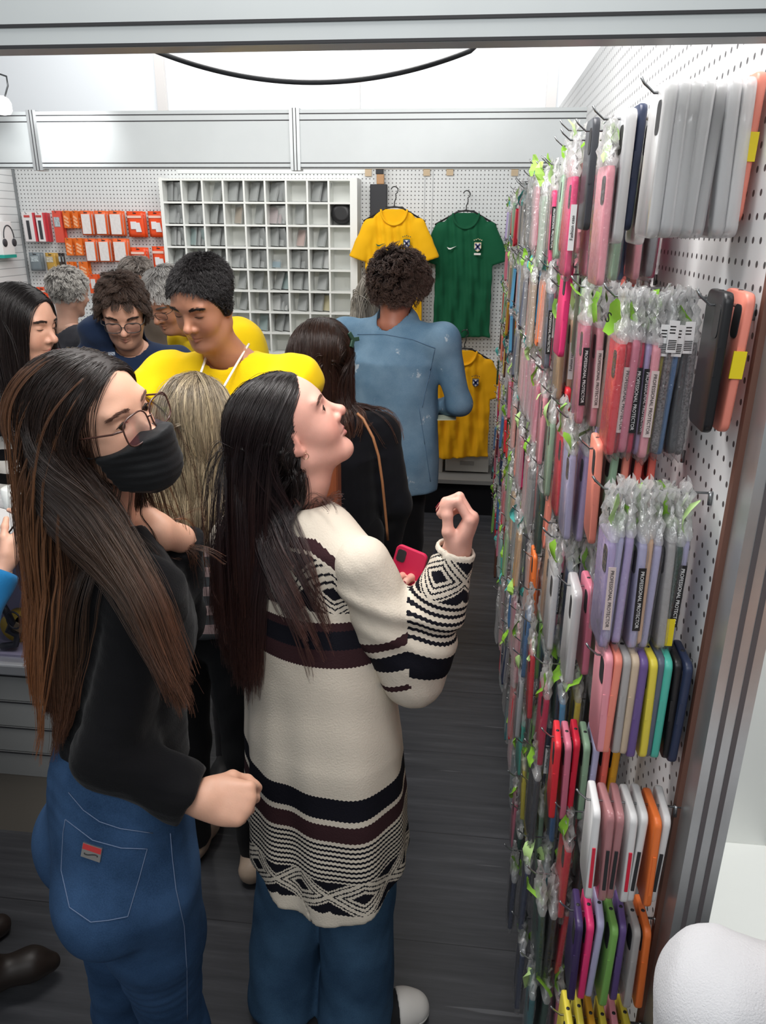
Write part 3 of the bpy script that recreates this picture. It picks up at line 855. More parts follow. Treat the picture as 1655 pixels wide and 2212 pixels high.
# ------------------------------------------------------------------ woman in the black sweater with the face mask
def woman_mask():
    b = Body('mask_woman', 'person in black sweater and blue jeans with black face mask, glasses, long brown hair', (-0.56, 1.12), '#dba98f')
    fb = nrm((0.90, 0.44, 0)); rb = nrm((0.44, -0.90, 0)); fh = nrm((0.76, 0.65, 0)); rh = nrm((0.65, -0.76, 0))
    hc = P(207, 912, 1.17)
    n0, n1 = P(222, 1045, 1.20), P(238, 1165, 1.24)
    b.head(hc, (0.96, -0.24, 0.12), roll=math.radians(15), neck=(n0, n1), neck_r=(0.046, 0.052), h=0.0026)
    paint_scalp(b, female_hairline, '#2a1c16')
    SR, SL = P(322, 1282, 1.10), P(150, 1130, 1.36)
    ER, WR = P(232, 1628, 0.99), P(420, 1722, 1.00)
    EL, WL = P(384, 1340, 1.37), P(400, 1168, 1.31)
    ch, be, hp = P(255, 1330, 1.20), P(275, 1580, 1.13), P(268, 1815, 1.07)
    Mc, Mh = frame(fb), frame(fh)
    def trunk(Q, g=0.0):
        d = ell(Q, ch, (0.155 + g, 0.108 + g, 0.19), Mc)
        d = smin(d, ell(Q, ch + np.array([0, 0, -0.02]) + fb * 0.06 + rb * 0.0, (0.13 + g, 0.07 + g, 0.09), Mc), 0.05)
        d = smin(d, ell(Q, be, (0.128 + g, 0.10 + g, 0.17), Mc), 0.09)
        d = smin(d, chain(Q, [tail(n1, SL, .25) - [0, 0, .02], SL - [0, 0, .015]], [0.055, 0.055]), 0.06)
        d = smin(d, chain(Q, [tail(n1, SR, .25) - [0, 0, .02], SR - [0, 0, .015]], [0.055, 0.055]), 0.06)
        return d
    def sweater(Q):
        d = trunk(Q, 0.006)
        d = smin(d, ell(Q, hp + np.array([0, 0, 0.09]), (0.155, 0.118, 0.12), Mh), 0.07)
        hem = hp[2] + 0.150 + 0.10 * ((Q - hp) @ fh)
        d = smax(d, hem - Q[:, 2], 0.012)
        a = chain(Q, [SR, ER], [0.060, 0.053]); a = smin(a, chain(Q, [ER, tail(ER, WR, .85), WR], [0.053, 0.047, 0.044]), 0.03)
        a = smax(a, (Q - tail(ER, WR, 0.99)) @ nrm(WR - ER), 0.006)
        l = chain(Q, [SL, EL], [0.058, 0.052]); l = smin(l, chain(Q, [EL, WL], [0.050, 0.040]), 0.03)
        l = smax(l, (Q - WL) @ nrm(nrm(WL - EL) + np.array([-.5, -.2, 0])), 0.006)
        d = smin(d, a, 0.025); d = smin(d, l, 0.03)
        d = d + fold(Q, 0.0045, 30, 3) + fold(Q, 0.0022, 80, 4) + fold(Q * np.array([1, 1, 2.2]), 0.0028, 45, 6)
        d = smax(d, -(cone(Q, n0, n1 + np.array([0.01, 0, 0]), 0.053, 0.058)), 0.008)
        return d
    b.core([([n1, ch, be, hp], [0.05, 0.09, 0.085, 0.10]), ([SR, ER, WR], [0.04, 0.035, 0.026]), ([SL, EL, WL], [0.04, 0.035, 0.026]), ([SL, n1, SR], [0.04, 0.045, 0.04])])
    pts = [ch, be, hp, SR, SL, ER, WR, EL, WL, n1]
    lo, hi = bounds_of(pts, 0.20)
    b.garment('sweater', sweater, lo, hi, 0.006, fabric('black_knit', '#0b0b0e', 0.9, 300, 0.5, 0.25))
    # jeans
    KR, KL = P(372, 2190, 1.12), P(262, 2170, 1.22)
    AR, AL = np.array([KR[0] + .03, KR[1] + 0.02, 0.09]), np.array([KL[0] + .02, KL[1] + 0.03, 0.09])
    hp2 = hp; HR, HL = hp + rh * 0.085 + fh * 0.01 - [0, 0, .03], hp - rh * 0.085 + fh * 0.01 - [0, 0, .03]
    def jeans(Q):
        d = ell(Q, hp + np.array([0, 0, 0.02]), (0.172, 0.125, 0.14), Mh)
        for s in (1, -1): d = smin(d, ell(Q, hp + rh * 0.078 * s - fh * 0.062 - np.array([0, 0, .035]), (0.098, 0.088, 0.105), Mh), 0.035)
        for H_, K_, A_ in ((HR, KR, AR), (HL, KL, AL)):
            l = chain(Q, [H_, tail(H_, K_, .35), K_, tail(K_, A_, .35), A_], [0.098, 0.090, 0.062, 0.060, 0.048]); d = smin(d, l, 0.022)
        d = smin(d, ell(Q, hp + np.array([0, 0, 0.13]), (0.148, 0.112, 0.14), Mh), 0.05); d = smax(d, Q[:, 2] - (hp[2] + 0.22), 0.01); d = smax(d, 0.07 - Q[:, 2], 0.01)
        return d + fold(Q, 0.0025, 30, 8) + 0.0012 * np.sin(Q[:, 2] * 190 + 3 * noise3(Q, 14, 2)) * np.clip(noise3(Q, 8, 5), 0, 1)
    lo, hi = bounds_of([hp, KR, KL, AR, AL], 0.20)
    jn = b.garment('jeans', jeans, lo, hi, 0.007, denim('denim_mid_blue', '#27405f', '#3c5a80'))
    def on_jeans(p, d):
        p = np.array([p]); d = nrm(d)[None]
        for _ in range(40): p = p + d * np.clip(jeans(p), -0.02, 0.02)[:, None]
        return p[0]
    toward = nrm(CAM - hp)
    def proj_line(pix, r, name, m, parent=jn, closed=False):
        pts = []
        for (px, py) in pix:
            o0 = P(px, py, 0.75); dr = nrm(P(px, py, 1.4) - o0); pts.append(on_jeans(o0, dr) - dr * 0.0012)
        return b.put(MB().tube(pts, r, 6, 0, closed=closed), name, m, parent)
    st = mat('denim_stitch', '#6d7f9e', .8)
    def dense(pix, k=6):
        out = []
        for a, c in zip(pix[:-1], pix[1:]): out += [tuple(tail(a, c, i / k)) for i in range(k)]
        return out + [pix[-1]]
    proj_line(dense([(141, 1770), (200, 1815), (262, 1832), (318, 1834), (300, 1900), (276, 1980), (235, 1988), (196, 1992), (150, 1960), (132, 1880), (136, 1800), (141, 1770)]), 0.0008, 'pocket_stitching', st)
    proj_line(dense([(368, 1800), (372, 1850), (380, 1920), (398, 2000), (404, 2100), (405, 2205)]), 0.0009, 'side_seam', st)
    proj_line(dense([(148, 1712), (180, 1750), (215, 1775), (260, 1790), (330, 1800)]), 0.0008, 'waistband_seam', st)
    # metal and red badge on the rear pocket
    o0 = P(199, 1840, .75); dr = nrm(P(199, 1840, 1.4) - o0); c = on_jeans(o0, dr); n = grad(jeans, c[None])[0]
    u = nrm(np.cross((0, 0, 1), n)); v = np.cross(n, u); tiltu = nrm(u - v * 0.16); tiltv = np.cross(n, tiltu)
    bd = MB().obox(c + n * 0.001, tiltu * 0.0175, tiltv * 0.0125, n * 0.0015, 0)
    bd.obox(c + n * 0.0022 + tiltv * 0.0068, tiltu * 0.0168, tiltv * 0.0048, n * 0.0008, 1)
    bd.tube([c + n * .003 - tiltv * .004 + tiltu * (0.012 * math.cos(a)) + tiltv * (0.0022 * math.sin(2 * a)) for a in np.linspace(0, 3.1, 16)], 0.0009, 6, 2)
    b.put(bd, 'pocket_badge', [mat('badge_steel', '#b9b4b0', .3, .8), mat('badge_red', '#c23b3b', .4), m_dark], jn)
    # shoes (below the frame)
    sh = MB()
    for A_ in (AR, AL):
        q = np.array([A_[0], A_[1], 0]); sh.tube([q - fh * .06 + [0, 0, .045], q + [0, 0, .045], q + fh * .08 + [0, 0, .035], q + fh * .15 + [0, 0, .028]], [.040, .042, .038, .026], 14)
    b.put(sh, 'shoes', mat('shoe_black', '#1c1c1e', .5))
    # hands
    add_hand(b, tail(ER, WR, 1.02), (1, 0.10, -0.12), (0.05, 0.75, -0.65), [(1.45, 1.62, 1.0)] * 4, ((0.75, 0.45, 0.5), (0.8, -0.1, 0.6), (0.7, -0.4, 0.5)), 0.98, True)
    add_hand(b, P(364, 1150, 1.25), (-1, -0.10, 0.0), (-0.1, 1, -0.1), [(0.25, 0.5, 0.3), (0.35, 0.6, 0.3), (0.4, 0.6, 0.4), (0.45, 0.7, 0.4)], ((0.7, 0.6, 0.4), (0.9, 0.3, 0.4), (0.9, 0.1, 0.3)), 1.06, False, spread=0.12, arm=WL - P(364, 1150, 1.25))
    b.eyes((0.1, 1, -0.1)); brows(b, '#5a3a2c', thick=0.8)
    # face mask
    def mask(Q):
        L = b.hs(Q); ax = np.abs(L[:, 0]); S = np.stack([ax, L[:, 1], L[:, 2]], 1)
        d = head_sdf(L) - 0.004
        d = smin(d, cone(L, (0, 0.098, -0.012), (0, 0.098, -0.070), 0.022, 0.030), 0.05)
        d = smin(d, ell(L, (0, 0.062, -0.090), (0.042, 0.042, 0.032)), 0.03)
        d = d - 0.004
        top = L[:, 2] - (-0.013 - 0.30 * np.maximum(0, ax - 0.012)); bot = (-0.118 + 0.75 * np.maximum(0, ax - 0.03)) - L[:, 2]
        back = (0.036 - 0.16 * (L[:, 2] + 0.05)) - L[:, 1]
        d = smax(d, top, 0.003); d = smax(d, bot, 0.003); d = smax(d, back, 0.003)
        return (d + 0.0006 * np.sin(L[:, 2] * 430 + L[:, 1] * 60) * np.clip((L[:, 1] - .01) / .03, 0, 1) + 0.0012 * noise3(L, 60, 9)) * b.sc
    lo, hi = bounds_of([b.hw((0, 0.06, -0.05))], 0.12)
    mk = b.garment('face_mask', mask, lo, hi, 0.0025, fabric('mask_black', '#1d1e20', 0.6, 500, 0.3, 0.15))
    for sx in (-1, 1):
        b.put(MB().tube([b.hw((sx * .0610, .042, -.034)), b.hw((sx * .0680, .024, -.030)), b.hw((sx * .0745, .006, -.020)), b.hw((sx * .080, -.025, -.006)), b.hw((sx * 0.078, -.035, .012))], 0.0018, 8), 'ear_loop', MATS['mask_black'], mk)
    glasses(b, mat('frame_tortoise', '#4a2f28', .25), w=0.0285, h=0.0235, z=0.003, y=0.113, r=0.0014)
    b.finish_skin()
    # hair
    hg, ha = hang(b, 0.34, back=-0.026, r0=0.072, r1=0.078)
    coll = lambda Q: np.minimum(np.minimum(b.headfn(Q), sweater(Q)), hg(Q))
    underlayer(b, hg, ha, 0.34, female_hairline, '#1c1310', None)
    hm = hair_mat('hair_brown_long', [(0, '#1d1411'), (0.35, '#2e1e17'), (0.7, '#47301f'), (1, '#583624')], 0.34, 0.4, 0.5)
    sw_back = lambda p, s: np.repeat((-b.M[:, 1] * (0.12 if s < 0.08 else 0.0))[None], len(p), 0)
    ln = lambda L, n: np.where((L[:, 0] < -0.015) & (L[:, 1] > -0.03), 0.16, 0.53 - 0.05 * (L[:, 1] > 0.03)) * rng.uniform(0.80, 1.0, n)
    A = strands(b, 5200, female_hairline, coll, ln, part=-0.012, back=0.45, lift=0.03, grav=(0.16, 0.3), margin=(0.002, 0.017), target=sw_back, clumps=170, camount=0.55)
    add_hair('hair', A, 0.00036, hm, b.root, b.o, 0.5, 7, 0.0026)
    # the lock that falls forward over the right shoulder
    g1, g2, g3 = P(256, 1080, 1.08), P(350, 1290, 0.99), P(412, 1500, 0.96)
    jit = rng.normal(size=(1000, 3)) * np.array([0.013, 0.014, 0.0])
    def over(p, s):
        p = p - jit
        t = np.where(p[:, 2:3] > g1[2], g1[None], np.where(p[:, 2:3] > g2[2], g2[None], g3[None]))
        d = t - p; d[:, 2] = np.minimum(d[:, 2], -0.05); d /= np.linalg.norm(d, axis=1, keepdims=True) + 1e-6
        return d * (0.8 if s > 0.09 else 0.06) + (-b.M[:, 1] * (0.12 if s < 0.08 else 0.0))[None]
    rs = lambda L: female_hairline(L) & (L[:, 0] > 0.030) & (L[:, 1] > -0.022) & (L[:, 2] > -0.01)
    A = strands(b, 1000, rs, coll, lambda L, n: rng.uniform(0.44, 0.53, n), part=-0.012, back=0.35, lift=0.03, grav=(0.14, 0.26), margin=(0.008, 0.030), target=over, clumps=40, camount=0.5)
    add_hair('front_lock', A, 0.00036, hm, b.root, b.o, 0.5, 7, 0.0026)
    A = strands(b, 90, lambda L: female_hairline(L) & ((L[:, 0] > 0.0) | (L[:, 1] < -0.05)), coll, 0.58, part=-0.012, back=0.4, lift=0.06, grav=(0.14, 0.3), margin=(0.028, 0.038), target=sw_back, clumps=12, camount=0.85, wave=(0.006, 9))
    add_hair('loose_strands', A, 0.00036, hair_mat('hair_caramel', [(0, '#4b3123'), (0.4, '#7c5336'), (1, '#8d5a38')], 0.35, 0.3, 0.5), b.root, b.o, 0.5, 8, 0.0018)
    return b
WA = woman_mask()

# ------------------------------------------------------------------ knitted cardigan pattern
CREAM, NAVY, BROWN = '#d9cfbf', '#17171f', '#3a2528'
def knit_pattern(name, v0, v1, bands, stripes, diamonds, period):
    m, T, b = node_mat(name)
    a = T.attr('uvw'); sp = T.add('ShaderNodeSeparateXYZ'); T.link(a.outputs['Vector'], sp.inputs[0])
    st = 0.0042
    jag = T.math('MULTIPLY', T.math('PINGPONG', sp.outputs[0], st), 0.55)
    v = T.math('ADD', sp.outputs[1], jag)
    base = T.add('ShaderNodeValToRGB'); base.color_ramp.interpolation = 'CONSTANT'
    T.link(T.math('DIVIDE', T.math('SUBTRACT', v, v0), v1 - v0), base.inputs[0])
    e = base.color_ramp.elements
    while len(e) < len(bands): e.new(0.5)
    for i, (p, c) in enumerate(bands): e[i].position = max(0, (p - v0) / (v1 - v0)); e[i].color = (*srgb(c), 1)
    col = base.outputs[0]
    def inside(lo, hi): return T.math('MULTIPLY', T.math('GREATER_THAN', v, lo), T.math('LESS_THAN', v, hi))
    for lo, hi, per in stripes:
        k = T.math('GREATER_THAN', T.math('FRACT', T.math('DIVIDE', T.math('SUBTRACT', v, lo), per)), 0.45)
        col = T.mix(inside(lo, hi), col, T.mix(k, srgb(NAVY), srgb(CREAM)))
    sq = 0.0026; q = lambda x: T.math('MULTIPLY', T.math('FLOOR', T.math('DIVIDE', x, sq)), sq)
    for lo, hi in diamonds:
        vc, hh = (lo + hi) / 2, (hi - lo) / 2
        t = T.math('MULTIPLY', T.math('ABSOLUTE', T.math('SUBTRACT', T.math('FRACT', T.math('DIVIDE', q(sp.outputs[0]), period)), 0.5)), 2.0)
        s_ = T.math('DIVIDE', T.math('ABSOLUTE', T.math('SUBTRACT', q(sp.outputs[1]), vc)), hh)
        mm = T.math('MULTIPLY', T.math('ADD', t, s_), 0.5)
        r = T.add('ShaderNodeValToRGB'); r.color_ramp.interpolation = 'CONSTANT'; T.link(mm, r.inputs[0])
        stops = [(0, NAVY), (0.17, CREAM), (0.255, NAVY), (0.31, CREAM), (0.40, NAVY), (0.445, CREAM), (0.56, NAVY), (0.60, CREAM), (0.655, NAVY), (0.94, CREAM)]
        while len(r.color_ramp.elements) < len(stops): r.color_ramp.elements.new(0.5)
        for i, (p, c) in enumerate(stops): r.color_ramp.elements[i].position = p; r.color_ramp.elements[i].color = (*srgb(c), 1)
        col = T.mix(inside(lo, hi), col, r.outputs[0])
    T.link(col, b.inputs['Base Color']); b.inputs['Roughness'].default_value = 0.9; b.inputs['Specular IOR Level'].default_value = 0.15
    co = T.add('ShaderNodeTexCoord'); nz = T.add('ShaderNodeTexNoise', ins={'Scale': 260.0, 'Detail': 3.0}); T.link(co.outputs['Object'], nz.inputs['Vector'])
    bp = T.add('ShaderNodeBump', ins={'Strength': 0.45, 'Distance': 0.002}); T.link(nz.outputs['Fac'], bp.inputs['Height']); T.link(bp.outputs[0], b.inputs['Normal'])
    return m
def eltube(Q, zs, xs, ys, a, bb, rot):
    """upright tube with elliptic sections that change with height"""
    z = Q[:, 2]; cx = np.interp(z, zs, xs); cy = np.interp(z, zs, ys); ra = np.interp(z, zs, a); rb = np.interp(z, zs, bb)
    dx, dy = Q[:, 0] - cx, Q[:, 1] - cy; c, s = math.cos(rot), math.sin(rot)
    u, v = dx * c + dy * s, -dx * s + dy * c
    k0 = np.sqrt((u / ra) ** 2 + (v / rb) ** 2); k1 = np.sqrt((u / ra ** 2) ** 2 + (v / rb ** 2) ** 2) + 1e-6
    d = k0 * (k0 - 1) / k1
    return d, np.arctan2(v, u)

def woman_cardigan():
    b = Body('cardigan_woman', 'person in long cream cardigan with navy diamond bands, looking up with right hand raised', (-0.30, 1.40), '#dda796', '#b9716f')
    fb = nrm((0.60, 0.80, 0)); rb = nrm((0.80, -0.60, 0)); rot = math.atan2(rb[1], rb[0])
    hc = P(627, 928, 1.47)
    n0, n1 = P(655, 1030, 1.475), P(640, 1125, 1.49)
    b.head(hc, (0.95 * 0.85, 0.27 * 0.85, 0.53), roll=math.radians(2), neck=(n0, n1), neck_r=(0.050, 0.056), h=0.0024, fat=0.003, blush=0.2)
    hl = lambda L: female_hairline(L) & ~((np.abs(L[:, 0]) > 0.05) & (L[:, 1] > 0.0) & (L[:, 2] < 0.012))
    paint_scalp(b, hl, '#1d1514')
    SR, SL = P(782, 1222, 1.36), P(520, 1165, 1.60)
    ER, WR = P(893, 1458, 1.36), P(987, 1182, 1.36)
    EL, WL = SL + np.array([0.11, 0.10, -0.26]), P(868, 1338, 1.53)
    zs = [0.40, 0.47, 0.62, 0.85, 1.02, 1.18, 1.30, 1.36]
    xs = [-0.285, -0.285, -0.288, -0.293, -0.305, -0.33, -0.345, -0.35]
    ys = [1.39, 1.39, 1.40, 1.42, 1.44, 1.46, 1.475, 1.48]
    ra = [0.222, 0.220, 0.212, 0.205, 0.190, 0.182, 0.165, 0.12]
    rbk = [0.175, 0.172, 0.160, 0.150, 0.132, 0.120, 0.098, 0.07]
    def trunk(Q):
        d, an = eltube(Q, zs, xs, ys, ra, rbk, rot)
        d = smax(d, Q[:, 2] - 1.36, 0.03)
        d = smin(d, chain(Q, [tail(n1, SL, .2) - [0, 0, .015], SL], [0.052, 0.055]), 0.06)
        d = smin(d, chain(Q, [tail(n1, SR, .2) - [0, 0, .015], SR], [0.052, 0.054]), 0.06)
        return d, an
    def cardigan(Q):
        d, an = trunk(Q)
        zz = np.clip((1.05 - Q[:, 2]) / 0.6, 0, 1)
        d = d + 0.013 * zz * np.sin(an * 5 + 0.8) + 0.006 * zz * np.sin(an * 11 + Q[:, 2] * 3) + fold(Q, 0.0035, 22, 21)
        hem = 0.512 + 0.028 * np.sin(an * 2 + 0.5) + 0.03 * np.clip((-0.36 - Q[:, 0]) / 0.04, 0, 1)
        d = smax(d, hem - Q[:, 2], 0.008)
        inner = np.maximum(eltube(Q, zs, xs, ys, np.array(ra) - 0.012, np.array(rbk) - 0.012, rot)[0] + 0.013 * zz * np.sin(an * 5 + 0.8) + 0.006 * zz * np.sin(an * 11 + Q[:, 2] * 3), Q[:, 2] - 0.70)
        d = smax(d, -inner, 0.004)
        d = smax(d, -cone(Q, n0, n1 - np.array([0, 0, 0.01]), 0.058, 0.064), 0.008)
        return d
    tb = [(0.40, CREAM), (0.70, BROWN), (0.738, CREAM), (0.752, NAVY), (0.80, CREAM), (1.075, BROWN), (1.112, NAVY), (1.148, BROWN), (1.166, CREAM), (1.305, BROWN), (1.325, CREAM)]
    m_t = knit_pattern('cardigan_knit', 0.40, 1.45, tb, [(0.612, 0.70, 0.0112)], [(0.530, 0.608), (1.192, 1.300)], 0.135)
    sb = [(0, CREAM), (0.140, BROWN), (0.158, CREAM), (0.172, NAVY), (0.206, CREAM), (0.240, BROWN), (0.252, CREAM), (0.300, NAVY), (0.352, CREAM)]
    m_s = knit_pattern('cardigan_sleeve_knit', 0.0, 0.62, sb, [(0.378, 0.462, 0.0150)], [(0.466, 0.552)], 0.135)
    lo, hi = bounds_of([(-0.3, 1.42, 0.42), (-0.3, 1.42, 1.40), SR, SL], 0.26); hi[2] = 1.48
    def uv(V):
        an = eltube(V, zs, xs, ys, ra, rbk, rot)[1]
        sd = np.abs((V - np.array([-0.32, 1.46, 0])) @ rb)
        return np.stack([an * 0.19, V[:, 2] + 0.5 * np.maximum(0, sd - 0.09) * np.clip((V[:, 2] - 1.17) / 0.06, 0, 1), V[:, 2] * 0], 1)
    cg = b.garment('cardigan', cardigan, lo, hi, 0.006, m_t, uv)
    def arm(S_, E_, W_, r):
        L1, L2 = np.linalg.norm(E_ - S_), np.linalg.norm(W_ - E_)
        a1, a2 = nrm(E_ - S_), nrm(W_ - E_)
        def fn(Q):
            d = chain(Q, [S_, tail(S_, E_, .5), E_], [r[0], r[1], r[2]])
            d = smin(d, chain(Q, [E_, tail(E_, W_, .3), tail(E_, W_, .62), W_], [r[2], r[3], r[4], r[5]]), 0.03)
            s2 = (Q - E_) @ a2
            d = d - 0.006 * np.exp(-((s2 - 0.155) / 0.018) ** 2) + 0.003 * np.sin(s2 * 110) * np.exp(-((s2 - 0.11) / 0.06) ** 2)
            d = smin(d, cone(Q, tail(E_, S_, .15) , tail(E_, W_, .22), r[2] * .99, r[3]), 0.03)
            d = d + fold(Q, 0.0035, 28, 31) + fold(Q, 0.0015, 70, 32)
            d = smax(d, s2 - L2, 0.004)
            return smax(d, -np.maximum(cone(Q, tail(E_, W_, .86), W_ + a2 * .04, r[5] - 0.008, r[5] - 0.007), -(s2 - L2 + 0.035)), 0.003)
        def uvf(V, kk=None):
            t1 = (V - S_) @ a1; t2 = (V - E_) @ a2
            d1 = cone(V, S_, E_, r[0], r[2]); d2 = cone(V, E_, W_, r[2], r[5])
            k = kk.astype(float) if kk is not None else (((V - E_) @ nrm(a1 + a2)) > 0).astype(float)
            v = np.where(k > 0.5, np.clip(L1 + np.maximum(t2, 0), 0, 0.62), np.clip(t1, 0, L1))
            ax = np.where((k > 0.5)[:, None], a2[None], a1[None]); c = np.where((k > 0.5)[:, None], E_[None], S_[None])
            w_ = V - c; w_ = w_ - ax * (w_ * ax).sum(1)[:, None]
            e1 = np.cross(ax, (0.3, 1.0, 0.1)); e1 /= np.linalg.norm(e1, axis=1, keepdims=True); e2 = np.cross(ax, e1)
            an = np.arctan2((w_ * e2).sum(1), (w_ * e1).sum(1))
            return np.stack([an * 0.05, v, v * 0], 1)
        lo, hi = bounds_of([S_, E_, W_], 0.10)
        return fn, lo, hi, uvf, (lambda C: ((C - E_) @ nrm(a1 + a2)) > 0)
    f1, lo, hi, uvf, sf = arm(SR, ER, WR, (0.062, 0.066, 0.059, 0.056, 0.047, 0.040))
    b.garment('sleeve', f1, lo, hi, 0.005, m_s, uvf, parent=cg, split=sf)
    f2, lo, hi, uvf, sf = arm(SL, EL, WL, (0.070, 0.064, 0.056, 0.054, 0.046, 0.040))
    b.garment('sleeve', f2, lo, hi, 0.007, m_s, uvf, parent=cg, split=sf)
    b.core([([n1, (-0.33, 1.46, 1.2), (-0.3, 1.42, 0.9)], [0.05, 0.09, 0.11]), ([SR, ER, WR], [0.045, 0.04, 0.028]), ([SL, EL, WL], [0.045, 0.04, 0.028]), ([SL, n1, SR], [0.045, 0.045, 0.045])])
    # wide jeans
    hp = np.array([-0.295, 1.42, 0.86])
    legs = []
    for s, fx in ((1, PZ(768, 2215, 0.0)), (-1, PZ(615, 2175, 0.0))):
        H_ = hp + rb * 0.09 * s - [0, 0, .04]; A_ = np.array([fx[0], fx[1], 0.035]); K_ = tail(H_, A_, .5) + fb * 0.015
        legs.append((H_, K_, A_))
    def jeans(Q):
        d = ell(Q, hp + np.array([0, 0, 0.03]), (0.17, 0.12, 0.15), frame(fb))
        for H_, K_, A_ in legs: d = smin(d, chain(Q, [H_, K_, A_], [0.095, 0.086, 0.092]), 0.02)
        d = smax(d, 0.030 - Q[:, 2], 0.006)
        return d + fold(Q, 0.006, 16, 41) + fold(Q, 0.003, 40, 42)
    lo, hi = bounds_of([hp] + [l[2] for l in legs], 0.2); lo[2] = 0
    b.garment('jeans', jeans, lo, hi, 0.008, denim('denim_teal_blue', '#2f4964', '#466684'))
    # canvas shoes with white toe caps
    for (H_, K_, A_), dr in zip(legs, (nrm((0.96, 0.28, 0)), nrm((0.7, 0.7, 0)))):
        base = np.array([A_[0], A_[1], 0]) - dr * 0.022
        def shoe(Q, base=base, dr=dr):
            d = chain(Q, [base - dr * .02 + [0, 0, .04], base + dr * .05 + [0, 0, .05], base + dr * .145 + [0, 0, .036], base + dr * .175 + [0, 0, .032]], [.030, .042, .038, .034])
            return smax(d, 0.004 - Q[:, 2], 0.004)
        lo, hi = bounds_of([base - dr * .1, base + dr * .25 + [0, 0, .1]], 0.05)
        so = b.garment('shoe', shoe, lo, hi, 0.005, fabric('shoe_canvas_black', '#202022', 0.8))
        def toe(Q, base=base, dr=dr): return smax(shoe(Q) - 0.003, 0.128 - (Q - base) @ dr, 0.004)
        b.garment('toe_cap', toe, lo, hi, 0.004, mat('rubber_white', '#dedad4', .5), parent=so)
        def sole(Q, base=base, dr=dr): return smax(shoe(Q) - 0.005, Q[:, 2] - 0.026, 0.003)
        b.garment('sole', sole, lo, hi, 0.005, MATS['rubber_white'], parent=so)
    # raised right hand, left hand round the phone
    add_hand(b, tail(ER, WR, 0.92), (0.36, 0.08, 0.92), (-0.90, 0.22, 0.36), [(0.95, 1.35, 0.7), (0.95, 1.40, 0.6), (1.10, 1.40, 0.6), (1.20, 1.35, 0.6)], ((0.72, 0.30, 0.62), (0.88, -0.02, 0.45), (0.92, -0.12, 0.36)), 1.0, True, arm=ER - WR, nail='#7d2a38', polish=True)
    add_hand(b, tail(EL, WL, 1.03), nrm((0.25, -0.15, 1.0)), (-0.35, -1, 0.0), [(0.5, 0.9, 0.5)] * 4, ((0.8, 0.4, 0.5), (0.9, 0.1, 0.5), (0.9, -0.1, 0.5)), 0.95, False, nail='#7d2a38', polish=True)
    b.eyes((0.25, 0.9, 0.1), iris='#2c1c14'); brows(b, '#5a3c32', thick=0.8)
    # earring and chain
    b.put(MB().tube([b.hw((.0745, .002, -.037)) + b.M @ np.array([0, .006 * math.cos(a), .006 * math.sin(a) - .004]) for a in np.linspace(0, 6.28, 16)], .0008, 6, closed=True), 'earring', mat('earring_gold', '#c9a98b', .2, .9))
    ck = [n1 + rb * (0.058 * math.cos(a)) + fb * (0.060 * math.sin(a)) + np.array([0, 0, 0.02 - 0.025 * math.sin(a)]) for a in np.linspace(-0.4, 3.5, 24)]
    b.put(MB().tube(ck, 0.0008, 6), 'necklace', MATS['earring_gold'])
    b.finish_skin()
    hg, ha = hang(b, 0.28, back=-0.045, r0=0.054, r1=0.046)
    coll = lambda Q: np.minimum(np.minimum(np.minimum(b.headfn(Q), cardigan(Q)), f1(Q)), hg(Q))
    underlayer(b, hg, ha, 0.28, hl, '#171010', None)
    hm = hair_mat('hair_dark_long', [(0, '#18110f'), (0.45, '#21171a'), (0.8, '#3a2523'), (1, '#52332b')], 0.30, 0.35, 0.6)
    bk = np.array([-0.30, -0.1, 0.0])
    sb_ = lambda p, s: np.repeat((-b.M[:, 1] * (0.13 if s < 0.12 else 0.0))[None], len(p), 0)
    A = strands(b, 5000, hl, coll, lambda L, n: rng.uniform(0.40, 0.60, n), part=0.0, back=1.0, lift=0.02, grav=(0.15, 0.26), margin=(0.002, 0.013), target=sb_, clumps=170, camount=0.55)
    add_hair('hair', A, 0.00036, hm, b.root, b.o, 0.5, 7, 0.0026)
    # strands that slip forward over the near shoulder
    gA, gB = P(690, 1105, 1.40), P(735, 1200, 1.36)
    def over(p, s):
        d = np.where(p[:, 2:3] > gA[2], gA[None], gB[None]) - p; d[:, 2] = np.minimum(d[:, 2], -0.06); d /= np.linalg.norm(d, axis=1, keepdims=True) + 1e-6
        return d * (0.35 if s > 0.14 else 0.0) + (-b.M[:, 1] * (0.13 if s < 0.12 else 0.0))[None]
    A = strands(b, 150, lambda L: hl(L) & (L[:, 0] > 0.01), coll, lambda L, n: rng.uniform(0.36, 0.52, n), part=0.0, back=0.6, lift=0.03, grav=(0.14, 0.26), margin=(0.004, 0.02), target=over, clumps=22, camount=0.85, wave=(0.006, 10))
    add_hair('loose_strands', A, 0.00036, hm, b.root, b.o, 0.5, 5, 0.0016)
    # the phone in her left hand
    ph = empty('phone', P(874, 1252, 1.50)); tag(ph, 'magenta red phone in the left hand of the person in cream cardigan', 'phone')
    ux, uz = nrm((0.93, -0.30, -0.22)), nrm((0.30, 0.0, 1.0)); uz = nrm(uz - ux * (ux @ uz)); uy = np.cross(uz, ux)
    def rrect(w_, h_, r, n=6):
        out = []
        for cx, cz, a0 in ((w_ - r, h_ - r, 0), (-w_ + r, h_ - r, 90), (-w_ + r, -h_ + r, 180), (w_ - r, -h_ + r, 270)):
            out += [(cx + r * math.cos(math.radians(a0 + 90 * i / n)), cz + r * math.sin(math.radians(a0 + 90 * i / n))) for i in range(n + 1)]
        return out
    MB().prism(rrect(.036, .074, .012), -uy * .005, ux, uz, uy * .010).build('phone_case', mat('case_magenta', '#cf2350', .45), ph, bevel=.002)
